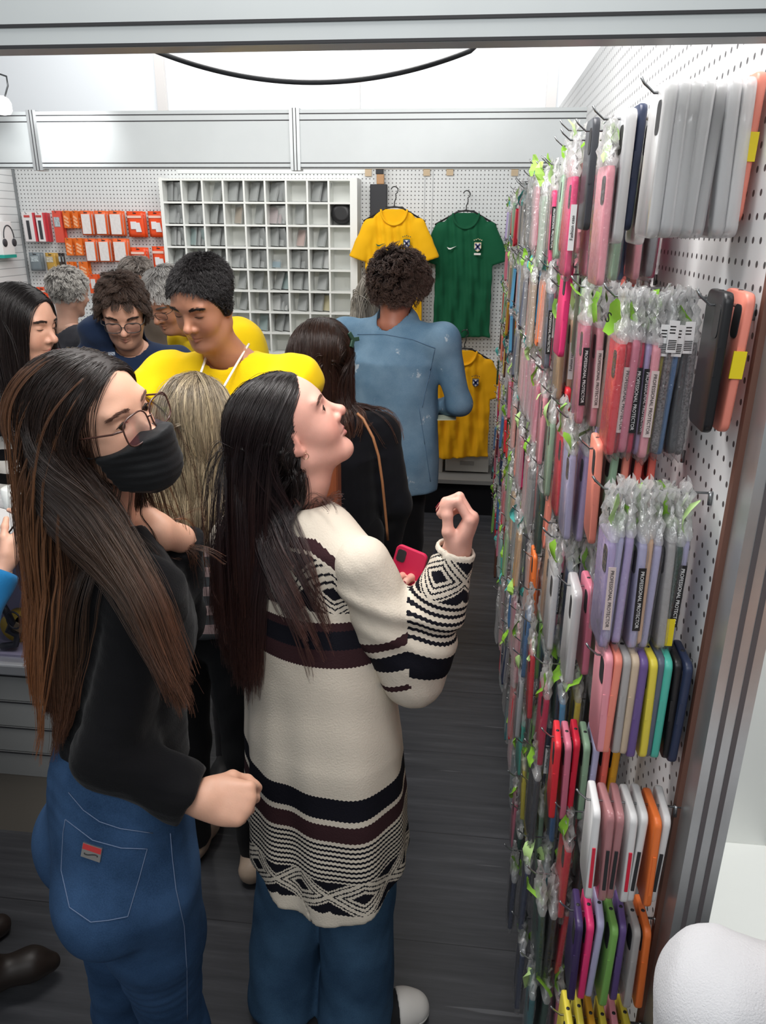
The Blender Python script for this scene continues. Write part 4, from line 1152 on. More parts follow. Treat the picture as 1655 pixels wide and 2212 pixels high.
    MB().prism(rrect(.010, .014, .006), -uy * .0065 - ux * .020 + uz * .052, ux, uz, uy * .002).build('camera_window', m_dark, ph)
    MB().prism(rrect(.033, .070, .010), uy * .0045, ux, uz, uy * .0015).build('screen', mat('screen_black', '#0a0a0c', .1), ph)
    return b
WB = woman_cardigan()
# ------------------------------------------------------------------ the other customers and the stall staff
def stripe_fabric(name, c1, c2, period, duty=0.5, axis=2, wob=0.0):
    m, T, b = node_mat(name)
    a = T.add('ShaderNodeTexCoord'); sp = T.add('ShaderNodeSeparateXYZ'); T.link(a.outputs['Object'], sp.inputs[0])
    v = sp.outputs[axis]
    if wob:
        nz = T.add('ShaderNodeTexNoise', ins={'Scale': 5.0}); T.link(a.outputs['Object'], nz.inputs['Vector']); v = T.math('ADD', v, T.math('MULTIPLY', nz.outputs['Fac'], wob))
    k = T.math('LESS_THAN', T.math('FRACT', T.math('DIVIDE', v, period)), duty)
    T.link(T.mix(k, srgb(c1), srgb(c2)), b.inputs['Base Color']); b.inputs['Roughness'].default_value = 0.9; b.inputs['Specular IOR Level'].default_value = 0.15
    n2 = T.add('ShaderNodeTexNoise', ins={'Scale': 300.0}); T.link(a.outputs['Object'], n2.inputs['Vector'])
    bp = T.add('ShaderNodeBump', ins={'Strength': 0.3, 'Distance': 0.002}); T.link(n2.outputs['Fac'], bp.inputs['Height']); T.link(bp.outputs[0], b.inputs['Normal'])
    return m
def figure(nm, label, hc, fwd, facing, skin, top, bottom, roll=0.0, shoulder=0.19, neck_len=0.10, lean=(0, 0), arms=None, sleeve=1.0, scale=1.0, top_name='shirt', bottom_name='trousers', belly=1.0, hem=0.86, seed=1, lip=None, h_head=0.0034, neck_off=None, extra=None, legs=True, nr=(0.05, 0.06), shoe='#1d1d20', fat=0.0, rough=6, eye=True):
    fb = nrm((facing[0], facing[1], 0)); rb = np.array([fb[1], -fb[0], 0.0]); rot = math.atan2(rb[1], rb[0])
    hc = np.asarray(hc, float)
    n0 = hc + np.array([0, 0, -0.085]) * scale - nrm(np.array(fwd) * [1, 1, 0]) * 0.026
    n1 = n0 + np.array([0, 0, -neck_len]) - fb * 0.018 + (np.zeros(3) if neck_off is None else np.asarray(neck_off))
    b = Body(nm, label, (n1[0] + lean[0], n1[1] + lean[1]), skin, lip)
    b.head(hc, fwd, roll=roll, scale=scale, neck=(n0, n1), neck_r=nr, h=h_head, fat=fat, eye=eye)
    zs_ = n1[2] - 0.035
    S = {1: n1 + rb * shoulder - [0, 0, 0.055], -1: n1 - rb * shoulder - [0, 0, 0.055]}
    zl = [hem - 0.02, 0.98, 1.15, zs_ - 0.12, zs_ - 0.02, zs_ + 0.03]
    fr = np.clip((zs_ - np.array(zl)) / max(0.2, zs_ - 0.9), 0, 1)
    xs = n1[0] + lean[0] * fr; ys = n1[1] + lean[1] * fr
    k = shoulder / 0.19
    ra = np.array([0.178, 0.168, 0.162, 0.178, 0.15, 0.10]) * k * np.array([belly, belly, belly, 1, 1, 1]); rbk = np.array([0.125, 0.122, 0.118, 0.122, 0.085, 0.06]) * k * np.array([belly, belly, belly, 1, 1, 1])
    A = {}
    for s in (1, -1):
        if arms and arms.get(s) is not None: E_, W_ = map(np.asarray, arms[s])
        else:
            E_ = S[s] + rb * s * 0.05 - fb * 0.03 + np.array([0, 0, -0.28]); W_ = E_ + fb * 0.10 + np.array([0, 0, -0.23])
        A[s] = (S[s], E_, W_)
    def shirt(Q):
        d = eltube(Q, zl, xs, ys, ra, rbk, rot)[0]
        d = smax(d, Q[:, 2] - (zs_ + 0.03), 0.03); d = smax(d, hem - Q[:, 2], 0.01)
        for s in (1, -1):
            d = smin(d, chain(Q, [tail(n1, S[s], .2) - [0, 0, .02], S[s]], [0.055, 0.060 * k]), 0.06)
            S_, E_, W_ = A[s]
            if sleeve >= 1: l = smin(cone(Q, S_, E_, 0.062 * k, 0.052), cone(Q, E_, W_, 0.052, 0.041), 0.03); l = smax(l, (Q - W_) @ nrm(W_ - E_), 0.005)
            else: l = cone(Q, S_, E_, 0.070 * k, 0.072); l = smax(l, (Q - tail(S_, E_, sleeve)) @ nrm(E_ - S_), 0.005)
            d = smin(d, l, 0.035)
        if extra: d = smin(d, extra(Q), 0.06)
        d = d + fold(Q, 0.006, 20, seed) + fold(Q, 0.003, 50, seed + 1)
        return smax(d, -cone(Q, n0 + [0, 0, .03], n1 - [0, 0, 0.005], nr[0] + 0.006, nr[1] + 0.012), 0.008)
    b.n0, b.n1, b.S, b.A, b.fb, b.rb, b.shirt = n0, n1, S, A, fb, rb, shirt
    b.core([([n1, (xs[3], ys[3], zl[3]), (xs[1], ys[1], zl[1])], [0.05, 0.085, 0.085])] + [([n1, S[s]], [0.04, 0.04]) for s in (1, -1)] + [([S[s], A[s][1], A[s][2]], [0.045, 0.040, 0.028]) for s in (1, -1)], h=0.010 if sleeve < 1 else 0.014)
    pts = [n1, (xs[0], ys[0], hem)] + [p for s in (1, -1) for p in A[s]]
    lo, hi = bounds_of(pts, 0.25); hi[2] = max(n1[2] + 0.12, max(p[2] for s in (1, -1) for p in A[s]) + .1)
    b.top = b.garment(top_name, shirt, lo, hi, 0.008, top)
    if legs:
        hp = np.array([xs[0], ys[0], 0.88])
        def pants(Q):
            d = ell(Q, hp, (0.165 * k, 0.115 * k, 0.13), frame(fb))
            for s in (1, -1):
                H_ = hp + rb * 0.085 * s - [0, 0, .05]; F_2 = np.array([xs[0], ys[0], 0.07]) + rb * 0.11 * s
                d = smin(d, chain(Q, [H_, tail(H_, F_2, .5), F_2], [0.092, 0.068, 0.058]), 0.02)
            return smax(smax(d, Q[:, 2] - 0.99, 0.01), 0.06 - Q[:, 2], 0.01) + fold(Q, 0.004, 25, seed + 5)
        lo, hi = bounds_of([hp, (xs[0], ys[0], 0.05)], 0.28)
        b.garment(bottom_name, pants, lo, hi, 0.011, bottom)
        for s in (1, -1):
            q = np.array([xs[0], ys[0], 0]) + rb * 0.11 * s
            def shoe_fn(Q, q=q): return smax(chain(Q, [q - fb * .06 + [0, 0, .04], q + [0, 0, .05], q + fb * .09 + [0, 0, .04], q + fb * .17 + [0, 0, .03]], [.04, .046, .042, .032]), 0.004 - Q[:, 2], 0.004)
            lo, hi = bounds_of([q - fb * .1, q + fb * .22 + [0, 0, .08]], 0.06)
            b.garment('shoe', shoe_fn, lo, hi, 0.009, mat('shoe_' + shoe, shoe, .5))
    b.coll = lambda Q: np.minimum(b.headfn(Q), shirt(Q))
    return b
def short_hair(b, n, length, cols, region=male_hairline, fwd=0.2, up=0.6, radius=0.0008, grav=(0.02, 0.08), curl=None, name='hair', rough=0.45, margin=(0.002, 0.016), scalp=None, rng=rng, cl=60, ca=0.5, side=0.5, kids=3):
    L = scalp_roots(b, n, rng, region)
    p0 = b.hc + (L * b.sc) @ b.M.T
    nl = grad(lambda q: head_sdf(q), L)
    v = np.stack([np.sign(L[:, 0]) * side * rng.rand(n), np.full(n, fwd), np.full(n, -0.35)], 1) + rng.normal(size=(n, 3)) * 0.25
    v = v - nl * (v * nl).sum(1)[:, None]; v = v / (np.linalg.norm(v, axis=1, keepdims=True) + 1e-9) * (1 - up) + nl * up
    v = v @ b.M.T
    ln = (length(L, n) if callable(length) else length * rng.uniform(0.6, 1.0, n))
    A = grow(p0, v, b.headfn, rng.uniform(margin[0], margin[1], n), ln, max(0.004, np.max(ln) / 14), rng.uniform(grav[0], grav[1], (n, 1)), None, None, rng, cling=0.0)
    if curl:
        amp, turns = curl; k = A.shape[1]; s = np.linspace(0, 1, k)[None] * turns * 6.28 + rng.rand(n)[:, None] * 6.28
        e1 = np.cross(nl @ b.M.T, rng.normal(size=(n, 3))); e1 /= np.linalg.norm(e1, axis=1, keepdims=True); e2 = np.cross(nl @ b.M.T, e1)
        w_ = np.linspace(0.2, 1, k)[None, :, None] * amp
        A = A + (np.cos(s)[..., None] * e1[:, None] + np.sin(s)[..., None] * e2[:, None]) * w_
    A = clump(A, rng, cl, 1.0, ca)
    return add_hair(name, A, radius * 0.55, hair_mat('hair_' + b.nm, cols, rough, 0.35), b.root, b.o, 0.5, kids, 0.0016)

# blonde woman seen from behind
def blonde():
    fw = (0.10, 0.98, -0.12); hc = P(428, 912, 1.88)
    b = figure('blonde', 'person seen from behind, ash blonde bob, pink and grey striped top, black trousers', hc, fw, (0.1, 1), '#d6a68e', stripe_fabric('stripe_pink_grey', '#4c5053', '#b39b9a', 0.055, 0.5, 2), fabric('trousers_black', '#101013'), top_name='striped_top', arms={1: None, -1: None}, shoulder=0.165, hem=0.86, seed=51, shoe='#b9a38f')
    paint_scalp(b, female_hairline, '#6c5f4d')
    hg, ha = hang(b, 0.12, back=-0.02, r0=0.086, r1=0.098, flat=0.9)
    underlayer(b, hg, ha, 0.12, female_hairline, '#54493b', None); b.finish_skin()
    coll = lambda Q: np.minimum(b.coll(Q), hg(Q))
    hm = hair_mat('hair_ash_blonde', [(0, '#5d5245'), (0.3, '#7d705c'), (0.7, '#9d8e75'), (1, '#6b5a45')], 0.35, 0.5, 0.5)
    A = strands(b, 4200, female_hairline, coll, lambda L, n: rng.uniform(0.25, 0.32, n), part=None, back=0.9, side=0.8, down=0.7, lift=0.02, grav=(0.2, 0.34), margin=(0.003, 0.020), clumps=110, camount=0.5, wave=(0.003, 22))
    add_hair('hair', A, 0.0005, hm, b.root, b.o, 0.6, 6, 0.003)
    A = strands(b, 260, female_hairline, coll, lambda L, n: rng.uniform(0.23, 0.30, n), part=None, back=0.9, side=0.8, down=0.7, lift=0.02, grav=(0.2, 0.34), margin=(0.014, 0.024), clumps=60, camount=0.7)
    add_hair('hair_highlights', A, 0.0005, hair_mat('hair_ash_light', [(0, '#8b7c66'), (0.5, '#b8a88a'), (1, '#a08d6f')], 0.33, 0.3, 0.5), b.root, b.o, 0.6, 8, 0.0022)
blonde()
# young man of the stall staff
def staff_boy():
    hc = P(440, 655, 2.12)
    b = figure('staff_boy', 'young person in yellow T-shirt with white lanyard, short black hair, looking down', hc, (-0.22, -0.86, -0.40), (-0.05, -1), '#b07c62', fabric('tshirt_yellow', '#f2cb05', 0.8), fabric('trousers_dark', '#202026'), top_name='tshirt', shoulder=0.20, sleeve=0.6, neck_len=0.085, seed=61, eye=False, lip='#9a5f55', h_head=0.0026, neck_off=(0.03, 0.05, 0), arms={1: (P(265, 900, 2.1), P(330, 960, 1.95)), -1: (P(582, 890, 2.04), P(530, 960, 1.98))}, lean=(0.0, 0.06))
    top = lambda L: male_hairline(L)
    paint_scalp(b, lambda L: (L[:, 1] < 0.036 + 0.62 * (L[:, 2] - 0.01)) & (L[:, 2] > -0.03 - 0.3 * L[:, 1]) & (L[:, 1] < 0.079), '#1a1414')
    b.eyes((0.0, 0.75, -0.65)); brows(b, '#1d1512', thick=1.3); b.finish_skin()
    short_hair(b, 6500, lambda L, n: np.where(L[:, 2] > 0.055, 0.026, 0.008) * rng.uniform(0.8, 1.0, n), [(0, '#0e0c0d'), (1, '#1b1718')], top, 0.35, 0.36, 0.00085, margin=(0.001, 0.012), cl=300, ca=0.25)
    # lanyard
    for s, e in ((1, P(424, 835, 1.99)), (-1, P(484, 835, 1.99))):
        pts = [b.n1 + b.rb * 0.052 * s + [0, 0, .045] - b.fb * 0.02, b.n1 + b.rb * .05 * s + b.fb * .07 + [0, 0, .01], e]
        q = [tail(pts[0], pts[1], t) for t in (0, .5)] + [tail(pts[1], pts[2], t) for t in (0, .25, .5, .75, 1)]
        Q = np.array(q)
        for _ in range(12):
            d = b.shirt(Q); Q = Q + grad(b.shirt, Q) * (0.004 - d)[:, None] * (d < 0.004)[:, None]
        b.put(MB().tube(list(Q), 0.0035, 6), 'lanyard_cord', mat('cord_white', '#ece6da', .7))
staff_boy()
# man in the navy hoodie
def hoodie():
    hc = P(266, 672, 2.92)
    fc = nrm((0.30, -0.95, 0)); 
    def hood(Q):
        c = P(240, 712, 3.00)
        M = frame((0.3, -0.95, 0.0)); d = ell(Q, c, (0.13, 0.09, 0.07), M)
        return d
    b = figure('hoodie', 'person in navy blue hoodie and dark framed glasses with short brown hair, looking down', hc, (0.30, -0.80, -0.48), (0.30, -0.95), '#d2a088', fabric('hoodie_navy', '#1d2c47', 0.9), fabric('trousers_dark', '#202026'), top_name='hoodie', shoulder=0.185, seed=71, eye=False, extra=hood, neck_len=0.08, neck_off=(-0.01, 0.05, 0.01), lip='#b4746a', h_head=0.003, scale=1.08)
    paint_scalp(b, male_hairline, '#33251e')
    V, Q, C = b.parts[0]; L = b.hs(V); m = (L[:, 2] < -0.045) & (L[:, 1] > -0.0) & (L[:, 2] > -0.125) & ~((np.abs(L[:, 0]) < 0.024) & (L[:, 2] > -0.08)); C[m] = C[m] * 0.72; b.parts[0] = (V, Q, C)
    b.eyes((0, .8, -.6)); brows(b, '#2b1d17', thick=1.3); glasses(b, mat('frame_dark', '#33302f', .3), w=0.027, h=0.02, y=0.106, r=0.0017, z=0.0); b.finish_skin()
    short_hair(b, 3800, 0.05, [(0, '#271b16'), (1, '#4a382e')], male_hairline, 0.35, 0.45, 0.00095, margin=(0.002, 0.03), cl=160, ca=0.7)
    b.put(MB().obox(P(241, 764, 2.71), b.rb * .012, np.array([0, 0, .006]), b.fb * .001), 'chest_print', mat('print_grey', '#8f99a8', .7), b.top)
hoodie()
# dark haired woman at the left edge
def left_woman():
    hc = P(50, 702, 2.52)
    b = figure('left_woman', 'person with long black hair in profile, black and white striped jumper, behind the counter', hc, (0.97, -0.10, -0.16), (0.8, -0.6), '#d3a189', stripe_fabric('stripe_black_white', '#141416', '#dcd9d2', 0.085, 0.55, 2, 0.05), fabric('trousers_black', '#101013'), top_name='striped_jumper', shoulder=0.17, seed=81, eye=False, lip='#b5665f', scale=1.12, h_head=0.003)
    paint_scalp(b, female_hairline, '#15100f'); hg, ha = hang(b, 0.20, back=-0.034, r0=0.078, r1=0.085); underlayer(b, hg, ha, 0.2, female_hairline, '#120d0d', None)
    b.eyes((0.1, 1, -0.2)); brows(b, '#241914'); b.finish_skin()
    A = strands(b, 3200, female_hairline, lambda Q: np.minimum(b.coll(Q), hg(Q)), lambda L, n: rng.uniform(0.30, 0.44, n), part=0.0, back=0.6, lift=0.03, grav=(0.16, 0.3), margin=(0.003, 0.02), clumps=70, camount=0.5)
    add_hair('hair', A, 0.0006, hair_mat('hair_black', [(0, '#100c0c'), (1, '#231a19')], 0.35, 0.35), b.root, b.o, 0.5, 5, 0.003)
left_woman()
def grey_man():
    b = figure('grey_man', 'grey haired person seen from behind in charcoal T-shirt with thin red line', P(150, 632, 4.2), (0.45, 0.85, -0.2), (0.35, 0.94), '#cfa08a', fabric('tshirt_charcoal', '#35353b', 0.9), fabric('trousers_dark', '#202026'), top_name='tshirt', shoulder=0.195, sleeve=0.7, seed=91, scale=1.08)
    paint_scalp(b, male_hairline, '#6f6b67'); b.finish_skin()
    short_hair(b, 2600, 0.045, [(0, '#6a6662'), (0.5, '#a5a19c'), (1, '#c9c5bf')], male_hairline, 0.1, 0.4, 0.0013, margin=(0.002, 0.025), cl=120, ca=0.6)
    z = b.n1[2] - 0.10
    pts = []
    for a in np.linspace(0, 6.28, 60):
        p = np.array([[b.n1[0] + 0.5 * math.cos(a), b.n1[1] + 0.5 * math.sin(a), z]]); dr = np.array([[-math.cos(a), -math.sin(a), 0]])
        for _ in range(40): p = p + dr * np.clip(b.shirt(p), -.02, .05)[:, None]
        pts.append(p[0])
    b.put(MB().tube(pts, 0.003, 6, closed=True), 'red_line', mat('line_red', '#8e3138', .8), b.top)
grey_man()
def brown_man():
    b = figure('brown_man', 'older person with brown grey hair standing behind the navy hoodie', P(298, 612, 3.95), (0.45, -0.82, -0.38), (0.3, -0.95), '#b98468', fabric('jacket_taupe', '#6d6259', 0.9), fabric('trousers_dark', '#202026'), top_name='jacket', seed=101, eye=False)
    paint_scalp(b, male_hairline, '#453c37'); b.eyes((0, .8, -.5)); brows(b, '#3a302b'); b.finish_skin()
    short_hair(b, 2600, 0.06, [(0, '#4a403a'), (0.6, '#7b716a'), (1, '#99918a')], male_hairline, 0.1, 0.35, 0.0013, margin=(0.002, 0.025), cl=110, ca=0.6)
brown_man()
def grey_staff():
    hump = lambda Q: ell(Q, P(512, 775, 3.47), (0.15, 0.15, 0.19))
    b = figure('grey_staff', 'grey haired person in yellow T-shirt and glasses bending forward behind the lanyard wearer', P(362, 648, 3.42), (-0.25, -0.80, -0.55), (-0.5, -0.86), '#c08a6e', MATS['tshirt_yellow'], fabric('trousers_dark', '#202026'), top_name='tshirt', shoulder=0.18, sleeve=0.6, seed=111, eye=False, neck_off=(0.12, 0.06, 0.05), lean=(0.12, 0.10), extra=hump, scale=1.14)
    paint_scalp(b, male_hairline, '#77736f'); b.eyes((0, .8, -.5)); brows(b, '#6d6762'); glasses(b, mat('frame_dark', '#33302f', .3), w=0.026, h=0.017, y=0.106, r=0.0012); b.finish_skin()
    short_hair(b, 3000, 0.06, [(0, '#6f6b68'), (0.5, '#a7a39f'), (1, '#cfccc8')], male_hairline, 0.3, 0.3, 0.0013, margin=(0.002, 0.02), cl=110, ca=0.6)
grey_staff()
def brunette():
    hc = P(690, 775, 2.62)
    b = figure('brunette', 'person with long brown hair and green hair clip, black top and tan shoulder strap', hc, (-0.80, 0.55, -0.18), (-0.35, 0.94), '#d6a68e', fabric('top_black', '#0d0e14', 0.9), fabric('trousers_black', '#101013'), top_name='black_top', shoulder=0.17, seed=121, neck_off=(0.03, 0, 0), scale=1.10)
    paint_scalp(b, female_hairline, '#2c1d18'); hg, ha = hang(b, 0.24, back=-0.03, r0=0.080, r1=0.088); underlayer(b, hg, ha, 0.24, female_hairline, '#21150f', None)
    glasses(b, mat('frame_gold', '#8a6d4f', .25, .8), w=0.026, h=0.021, y=0.106, r=0.0012); b.eyes((0, 1, -.2)); b.finish_skin()
    A = strands(b, 3600, female_hairline, lambda Q: np.minimum(b.coll(Q), hg(Q)), lambda L, n: rng.uniform(0.34, 0.46, n), part=0.0, back=0.7, down=0.8, lift=0.02, grav=(0.2, 0.32), margin=(0.002, 0.016), clumps=80, camount=0.6, wave=(0.004, 20))
    add_hair('hair', A, 0.00055, hair_mat('hair_chestnut', [(0, '#35231a'), (0.4, '#2c1b17'), (0.75, '#41271f'), (1, '#6d4a37')], 0.33, 0.4, 0.5), b.root, b.o, 0.5, 6, 0.003)
    c = b.hw((0.04, -0.118, 0.045)); cl_ = MB()
    for k in range(3):
        a = k * 2.1; d = b.M @ np.array([math.cos(a), 0, math.sin(a)])
        cl_.obox(c + d * 0.014, d * 0.014, np.cross(d, b.M[:, 1]) * 0.007, b.M[:, 1] * 0.004)
    b.put(cl_, 'hair_clip', mat('clip_green', '#2c4a3c', .35), bevel=0.002)
    sp = [P(772, 893, 2.41), P(785, 905, 2.40), P(806, 945, 2.38), P(818, 985, 2.38), P(826, 1040, 2.38), P(834, 1120, 2.40), P(840, 1190, 2.42)]
    Q = np.array([tail(a, c2, t) for a, c2 in zip(sp[:-1], sp[1:]) for t in (0, .33, .66)])
    for _ in range(14):
        d = b.shirt(Q); Q = Q + grad(b.shirt, Q) * (0.005 - d)[:, None] * (np.abs(d - 0.005) < 0.12)[:, None] * 0.6
    b.put(MB().tube(list(Q), 0.005, 6), 'shoulder_strap', mat('strap_tan', '#a5714c', .5))
    bg = empty('shoulder_bag', P(712, 1050, 2.10)); tag(bg, 'rust orange shoulder bag carried in front of the black top', 'bag')
    MB().box((-.035, -.04, -.10), (.03, .04, .10)).build('bag_body', mat('leather_rust', '#8b4a2c', .5, bump=.2, scale=120), bg, bevel=.012)
    MB().tube([(-.03, 0, .09), (-.02, 0, .14), (.015, 0, .14), (.025, 0, .09)], .004, 6).build('bag_handle', MATS['leather_rust'], bg)
brunette()
def curly():
    hc = P(862, 622, 3.55)
    def collar(Q): return smax(cone(Q, P(855, 668, 3.53), P(860, 690, 3.56), 0.072, 0.088), 0.0 * Q[:, 2] - 1, 0.01)
    b = figure('curly', 'person with curly brown hair seen from behind in faded blue denim shirt, arms folded', hc, (0.52, 0.80, -0.30), (0.30, 0.95), '#b5745c', denim('denim_shirt', '#5f7f98', '#7d9ab0', 0.645), fabric('trousers_black', '#101013'), top_name='denim_shirt', shoulder=0.235, hem=0.72, seed=131, belly=1.08, neck_len=0.075, extra=collar, nr=(0.058, 0.066), shoe='#27496b',
               arms={1: (P(992, 872, 3.45), P(925, 885, 3.75)), -1: (P(745, 860, 3.75), P(840, 880, 3.85))})
    paint_scalp(b, male_hairline, '#2a1d19'); b.finish_skin()
    reg = lambda L: male_hairline(L) & (L[:, 2] > -0.055)
    short_hair(b, 3600, 0.085, [(0, '#1d1412'), (0.6, '#352520'), (1, '#6b5348')], reg, 0.0, 0.8, 0.0017, grav=(0.03, 0.10), curl=(0.012, 2.2), margin=(0.004, 0.05), cl=260, ca=0.45)
    def seam(pix, r_, m_):
        out = []
        for a_, c_ in zip(pix[:-1], pix[1:]):
            for t in np.linspace(0, 1, 8):
                px, py = tail(a_, c_, t); o0 = P(px, py, 3.0); dr = nrm(P(px, py, 3.4) - o0); q = o0[None].copy()
                for _ in range(60): q = q + dr * np.clip(b.shirt(q), -.02, .06)[:, None]
                out.append(q[0] - dr * .001)
        b.put(MB().tube(out, r_, 5), 'seam', m_, b.top)
    sm_ = mat('seam_blue', '#5a7893', .8)
    seam([(772, 722), (830, 722), (890, 733), (940, 752)], .0020, sm_)
    seam([(940, 752), (930, 800), (918, 850), (912, 880)], .0018, sm_)
    seam([(905, 880), (918, 960), (930, 1040)], .0018, sm_)
    fn, (lo, hi), nl = hand_fn(P(935, 885, 3.62), (-0.9, 0.2, -0.3), (-.3, .9, .1), [(.4, .5, .3)] * 4, ((.7, .5, .4), (.8, .3, .4), (.9, .1, .3)), 1.0, True)
    V, Q = polygonise(fn, lo, hi, .005); me = np_mesh('curly_hand', V - b.o, Q); set_color(me, 'tint', np.repeat(b.skin[None], len(V), 0)); link_mesh('hand', me, skin_mat(), b.root)
    pk = empty('packet', P(962, 902, 3.5)); tag(pk, 'small clear packet held by the person in the denim shirt', 'packet')
    MB().obox((0, 0, 0), (.05, .01, 0), (0, .03, .004), (0, 0, .002)).build('film', mat('film_pale', '#c9cfb8', .2), pk)
curly()
def long_grey():
    b = figure('long_grey', 'person with long grey hair mostly hidden behind the curly haired person', P(812, 640, 4.15), (0.2, 0.97, -0.1), (0.2, 1), '#cfa08a', fabric('jacket_dark', '#33323a', 0.9), fabric('trousers_black', '#101013'), top_name='jacket', seed=141, shoulder=0.2)
    paint_scalp(b, female_hairline, '#8f8880'); hg, ha = hang(b, 0.2, back=-0.03, r0=0.082, r1=0.12); underlayer(b, hg, ha, 0.2, female_hairline, '#8b8378', None); b.finish_skin()
    A = strands(b, 1800, female_hairline, lambda Q: np.minimum(b.coll(Q), hg(Q)), lambda L, n: rng.uniform(0.30, 0.42, n), back=0.6, lift=0.03, grav=(0.16, 0.3), margin=(0.003, 0.02), clumps=60, camount=0.5)
    add_hair('hair', A, 0.0018, hair_mat('hair_silver', [(0, '#8b857c'), (1, '#b5aea3')], 0.4, 0.3), b.root, b.o, 0.5)
long_grey()
def near_right():
    ctr = P(1540, 2140, 0.60)
    n1 = ctr + np.array([0.155, -0.02, 0.05]); hc = n1 + np.array([0.0, 0.03, 0.20])
    dome = lambda Q: ell(Q, ctr, (0.052, 0.06, 0.056))
    b = figure('near_right', 'person in pale grey fleece sweater, only the shoulder in the bottom right corner', hc, (0.1, 0.95, 0), (0, 1), '#d6a68e', fabric('fleece_grey', '#d3d3d6', 0.95, 500, 0.6, 0.05), fabric('trousers_dark', '#202026'), top_name='fleece', shoulder=0.145, seed=151, extra=dome)
    b.finish_skin()
    short_hair(b, 900, 0.05, [(0, '#2b1f1a'), (1, '#4a372e')], male_hairline, 0.2, 0.3, 0.0012)
near_right()
def left_edge():
    hand = P(28, 1192, 1.66)
    n1 = np.array([-1.52, 1.52, 1.42])
    b = figure('left_edge', 'person at left edge in blue sleeve with brown boot, holding phone over counter', n1 + np.array([0, 0.02, 0.19]), (0.5, 0.85, -0.3), (0.6, 0.8), '#d8a78f', fabric('sleeve_blue', '#1e6fa5', 0.9), denim('denim_dark', '#1d2733', '#2b3a4b'), top_name='blue_jumper', shoulder=0.17, seed=161, arms={1: (P(-70, 1370, 1.52), P(2, 1235, 1.62)), -1: None}, shoe='#2b211d', lean=(0.10, -0.08))
    add_hand(b, P(10, 1215, 1.63), nrm(P(45, 1165, 1.68) - P(10, 1215, 1.63)), (-.4, .3, .3), [(.5, .7, .4)] * 4, ((.8, .4, .5), (.9, .1, .5), (.9, -.1, .5)), 0.9, True, arm=P(2, 1235, 1.62) - P(40, 1165, 1.68)); b.finish_skin()
    short_hair(b, 900, 0.05, [(0, '#2b1f1a'), (1, '#4a372e')], male_hairline, 0.2, 0.3, 0.0012)
    bt = PZ(28, 2118, 0.04); d = nrm((0.85, 0.5, 0))
    def boot(Q): return smax(chain(Q, [bt - d * .08 + [0, 0, .20], bt - d * .06 + [0, 0, .04], bt + d * .05 + [0, 0, .035], bt + d * .095 + [0, 0, .02]], [.048, .042, .038, .024]), 0.003 - Q[:, 2], .004)
    lo, hi = bounds_of([bt - d * .16, bt + d * .18 + [0, 0, .25]], .06)
    b.garment('boot', boot, lo, hi, .007, mat('boot_brown', '#221914', .5, noise=.3, scale=15))
    lg = lambda Q: smax(chain(Q, [bt - d * .08 + [0, 0, .16], bt - d * .06 + [0, 0, .5], (n1[0] + .1, n1[1] - .05, .85)], [.066, .07, .09]), bt[2] + .12 - Q[:, 2], .005)
    lo, hi = bounds_of([bt, (n1[0], n1[1], .85)], .2)
    b.garment('trouser_leg', lg, lo, hi, .01, MATS['denim_dark'])
    ph = empty('phone', P(-4, 1140, 1.72)); tag(ph, 'dark phone with tan edge held at the left edge', 'phone')
    MB().obox((0, 0, 0), nrm((1, .2, -.35)) * .032, nrm((.2, .9, .5)) * .06, nrm(np.cross((1, .2, -.35), (.2, .9, .5))) * .004, 0).build('phone_body', mat('phone_dark', '#241a18', .2), ph, bevel=.003)
left_edge()
# ================================================================== back wall goods, shelf, shirts, counter
ORD = ['first', 'second', 'third', 'fourth', 'fifth', 'sixth', 'seventh', 'eighth', 'ninth', 'tenth', 'eleventh', 'twelfth', 'thirteenth', 'fourteenth', 'fifteenth', 'sixteenth', 'seventeenth', 'eighteenth', 'nineteenth', 'twentieth']
ORD += ['twenty-' + o for o in ORD[:9]] + ['thirtieth'] + ['thirty-' + o for o in ORD[:9]]
def copy_tree(o, parent=None):
    c = o.copy(); COL.objects.link(c)
    if parent is not None: c.parent = parent
    for ch in o.children: copy_tree(ch, c)
    return c
m_film = mat('film_clear_grey', '#b9bcbb', 0.18, alpha=0.55)
m_hook = mat('hook_steel', '#9a9c9e', 0.25, 0.9)
# --- cube shelf
sx0, sx1 = P(355, 500, 5.29)[0], P(772, 500, 5.29)[0]
zt = P(560, 388, 5.29)[2]; rowp = (P(560, 389.6, 5.29)[2] - P(560, 676, 5.29)[2]) / 6.0
NR, NC = 8, 9
zb = zt - rowp * NR - 0.012; D0, D1 = 5.29, YB - 0.001
cs = empty('cube_shelf', (sx0, D0, zb)); tag(cs, 'white cube shelf of many square pigeonholes on the back wall', 'shelf')
def rel(o, lo, hi): return tuple(np.array(lo) - np.array(o.location)), tuple(np.array(hi) - np.array(o.location))
th = 0.012
MB().box(*rel(cs, (sx0, D1 - 0.008, zb), (sx1, D1, zt + .01))).build('back_panel', m_lam, cs)
for a, bb in ((sx0 - 0.012, sx0 + th), (sx1 - 0.048, sx1)): MB().box(*rel(cs, (a, D0, zb), (bb, D1, zt + 0.012))).build('side_panel', m_lam, cs, bevel=.001)
cw = (sx1 - 0.048 - sx0) / NC
for r in range(NR + 1):
    z = zt - r * rowp; MB().box(*rel(cs, (sx0, D0 + .001, z - th / 2), (sx1 - .03, D1, z + th / 2))).build('shelf_board', m_lam, cs)
for c in range(1, NC):
    x = sx0 + c * cw; MB().box(*rel(cs, (x - .005, D0 + .002, zb), (x + .007, D1, zt))).build('divider', m_lam, cs)
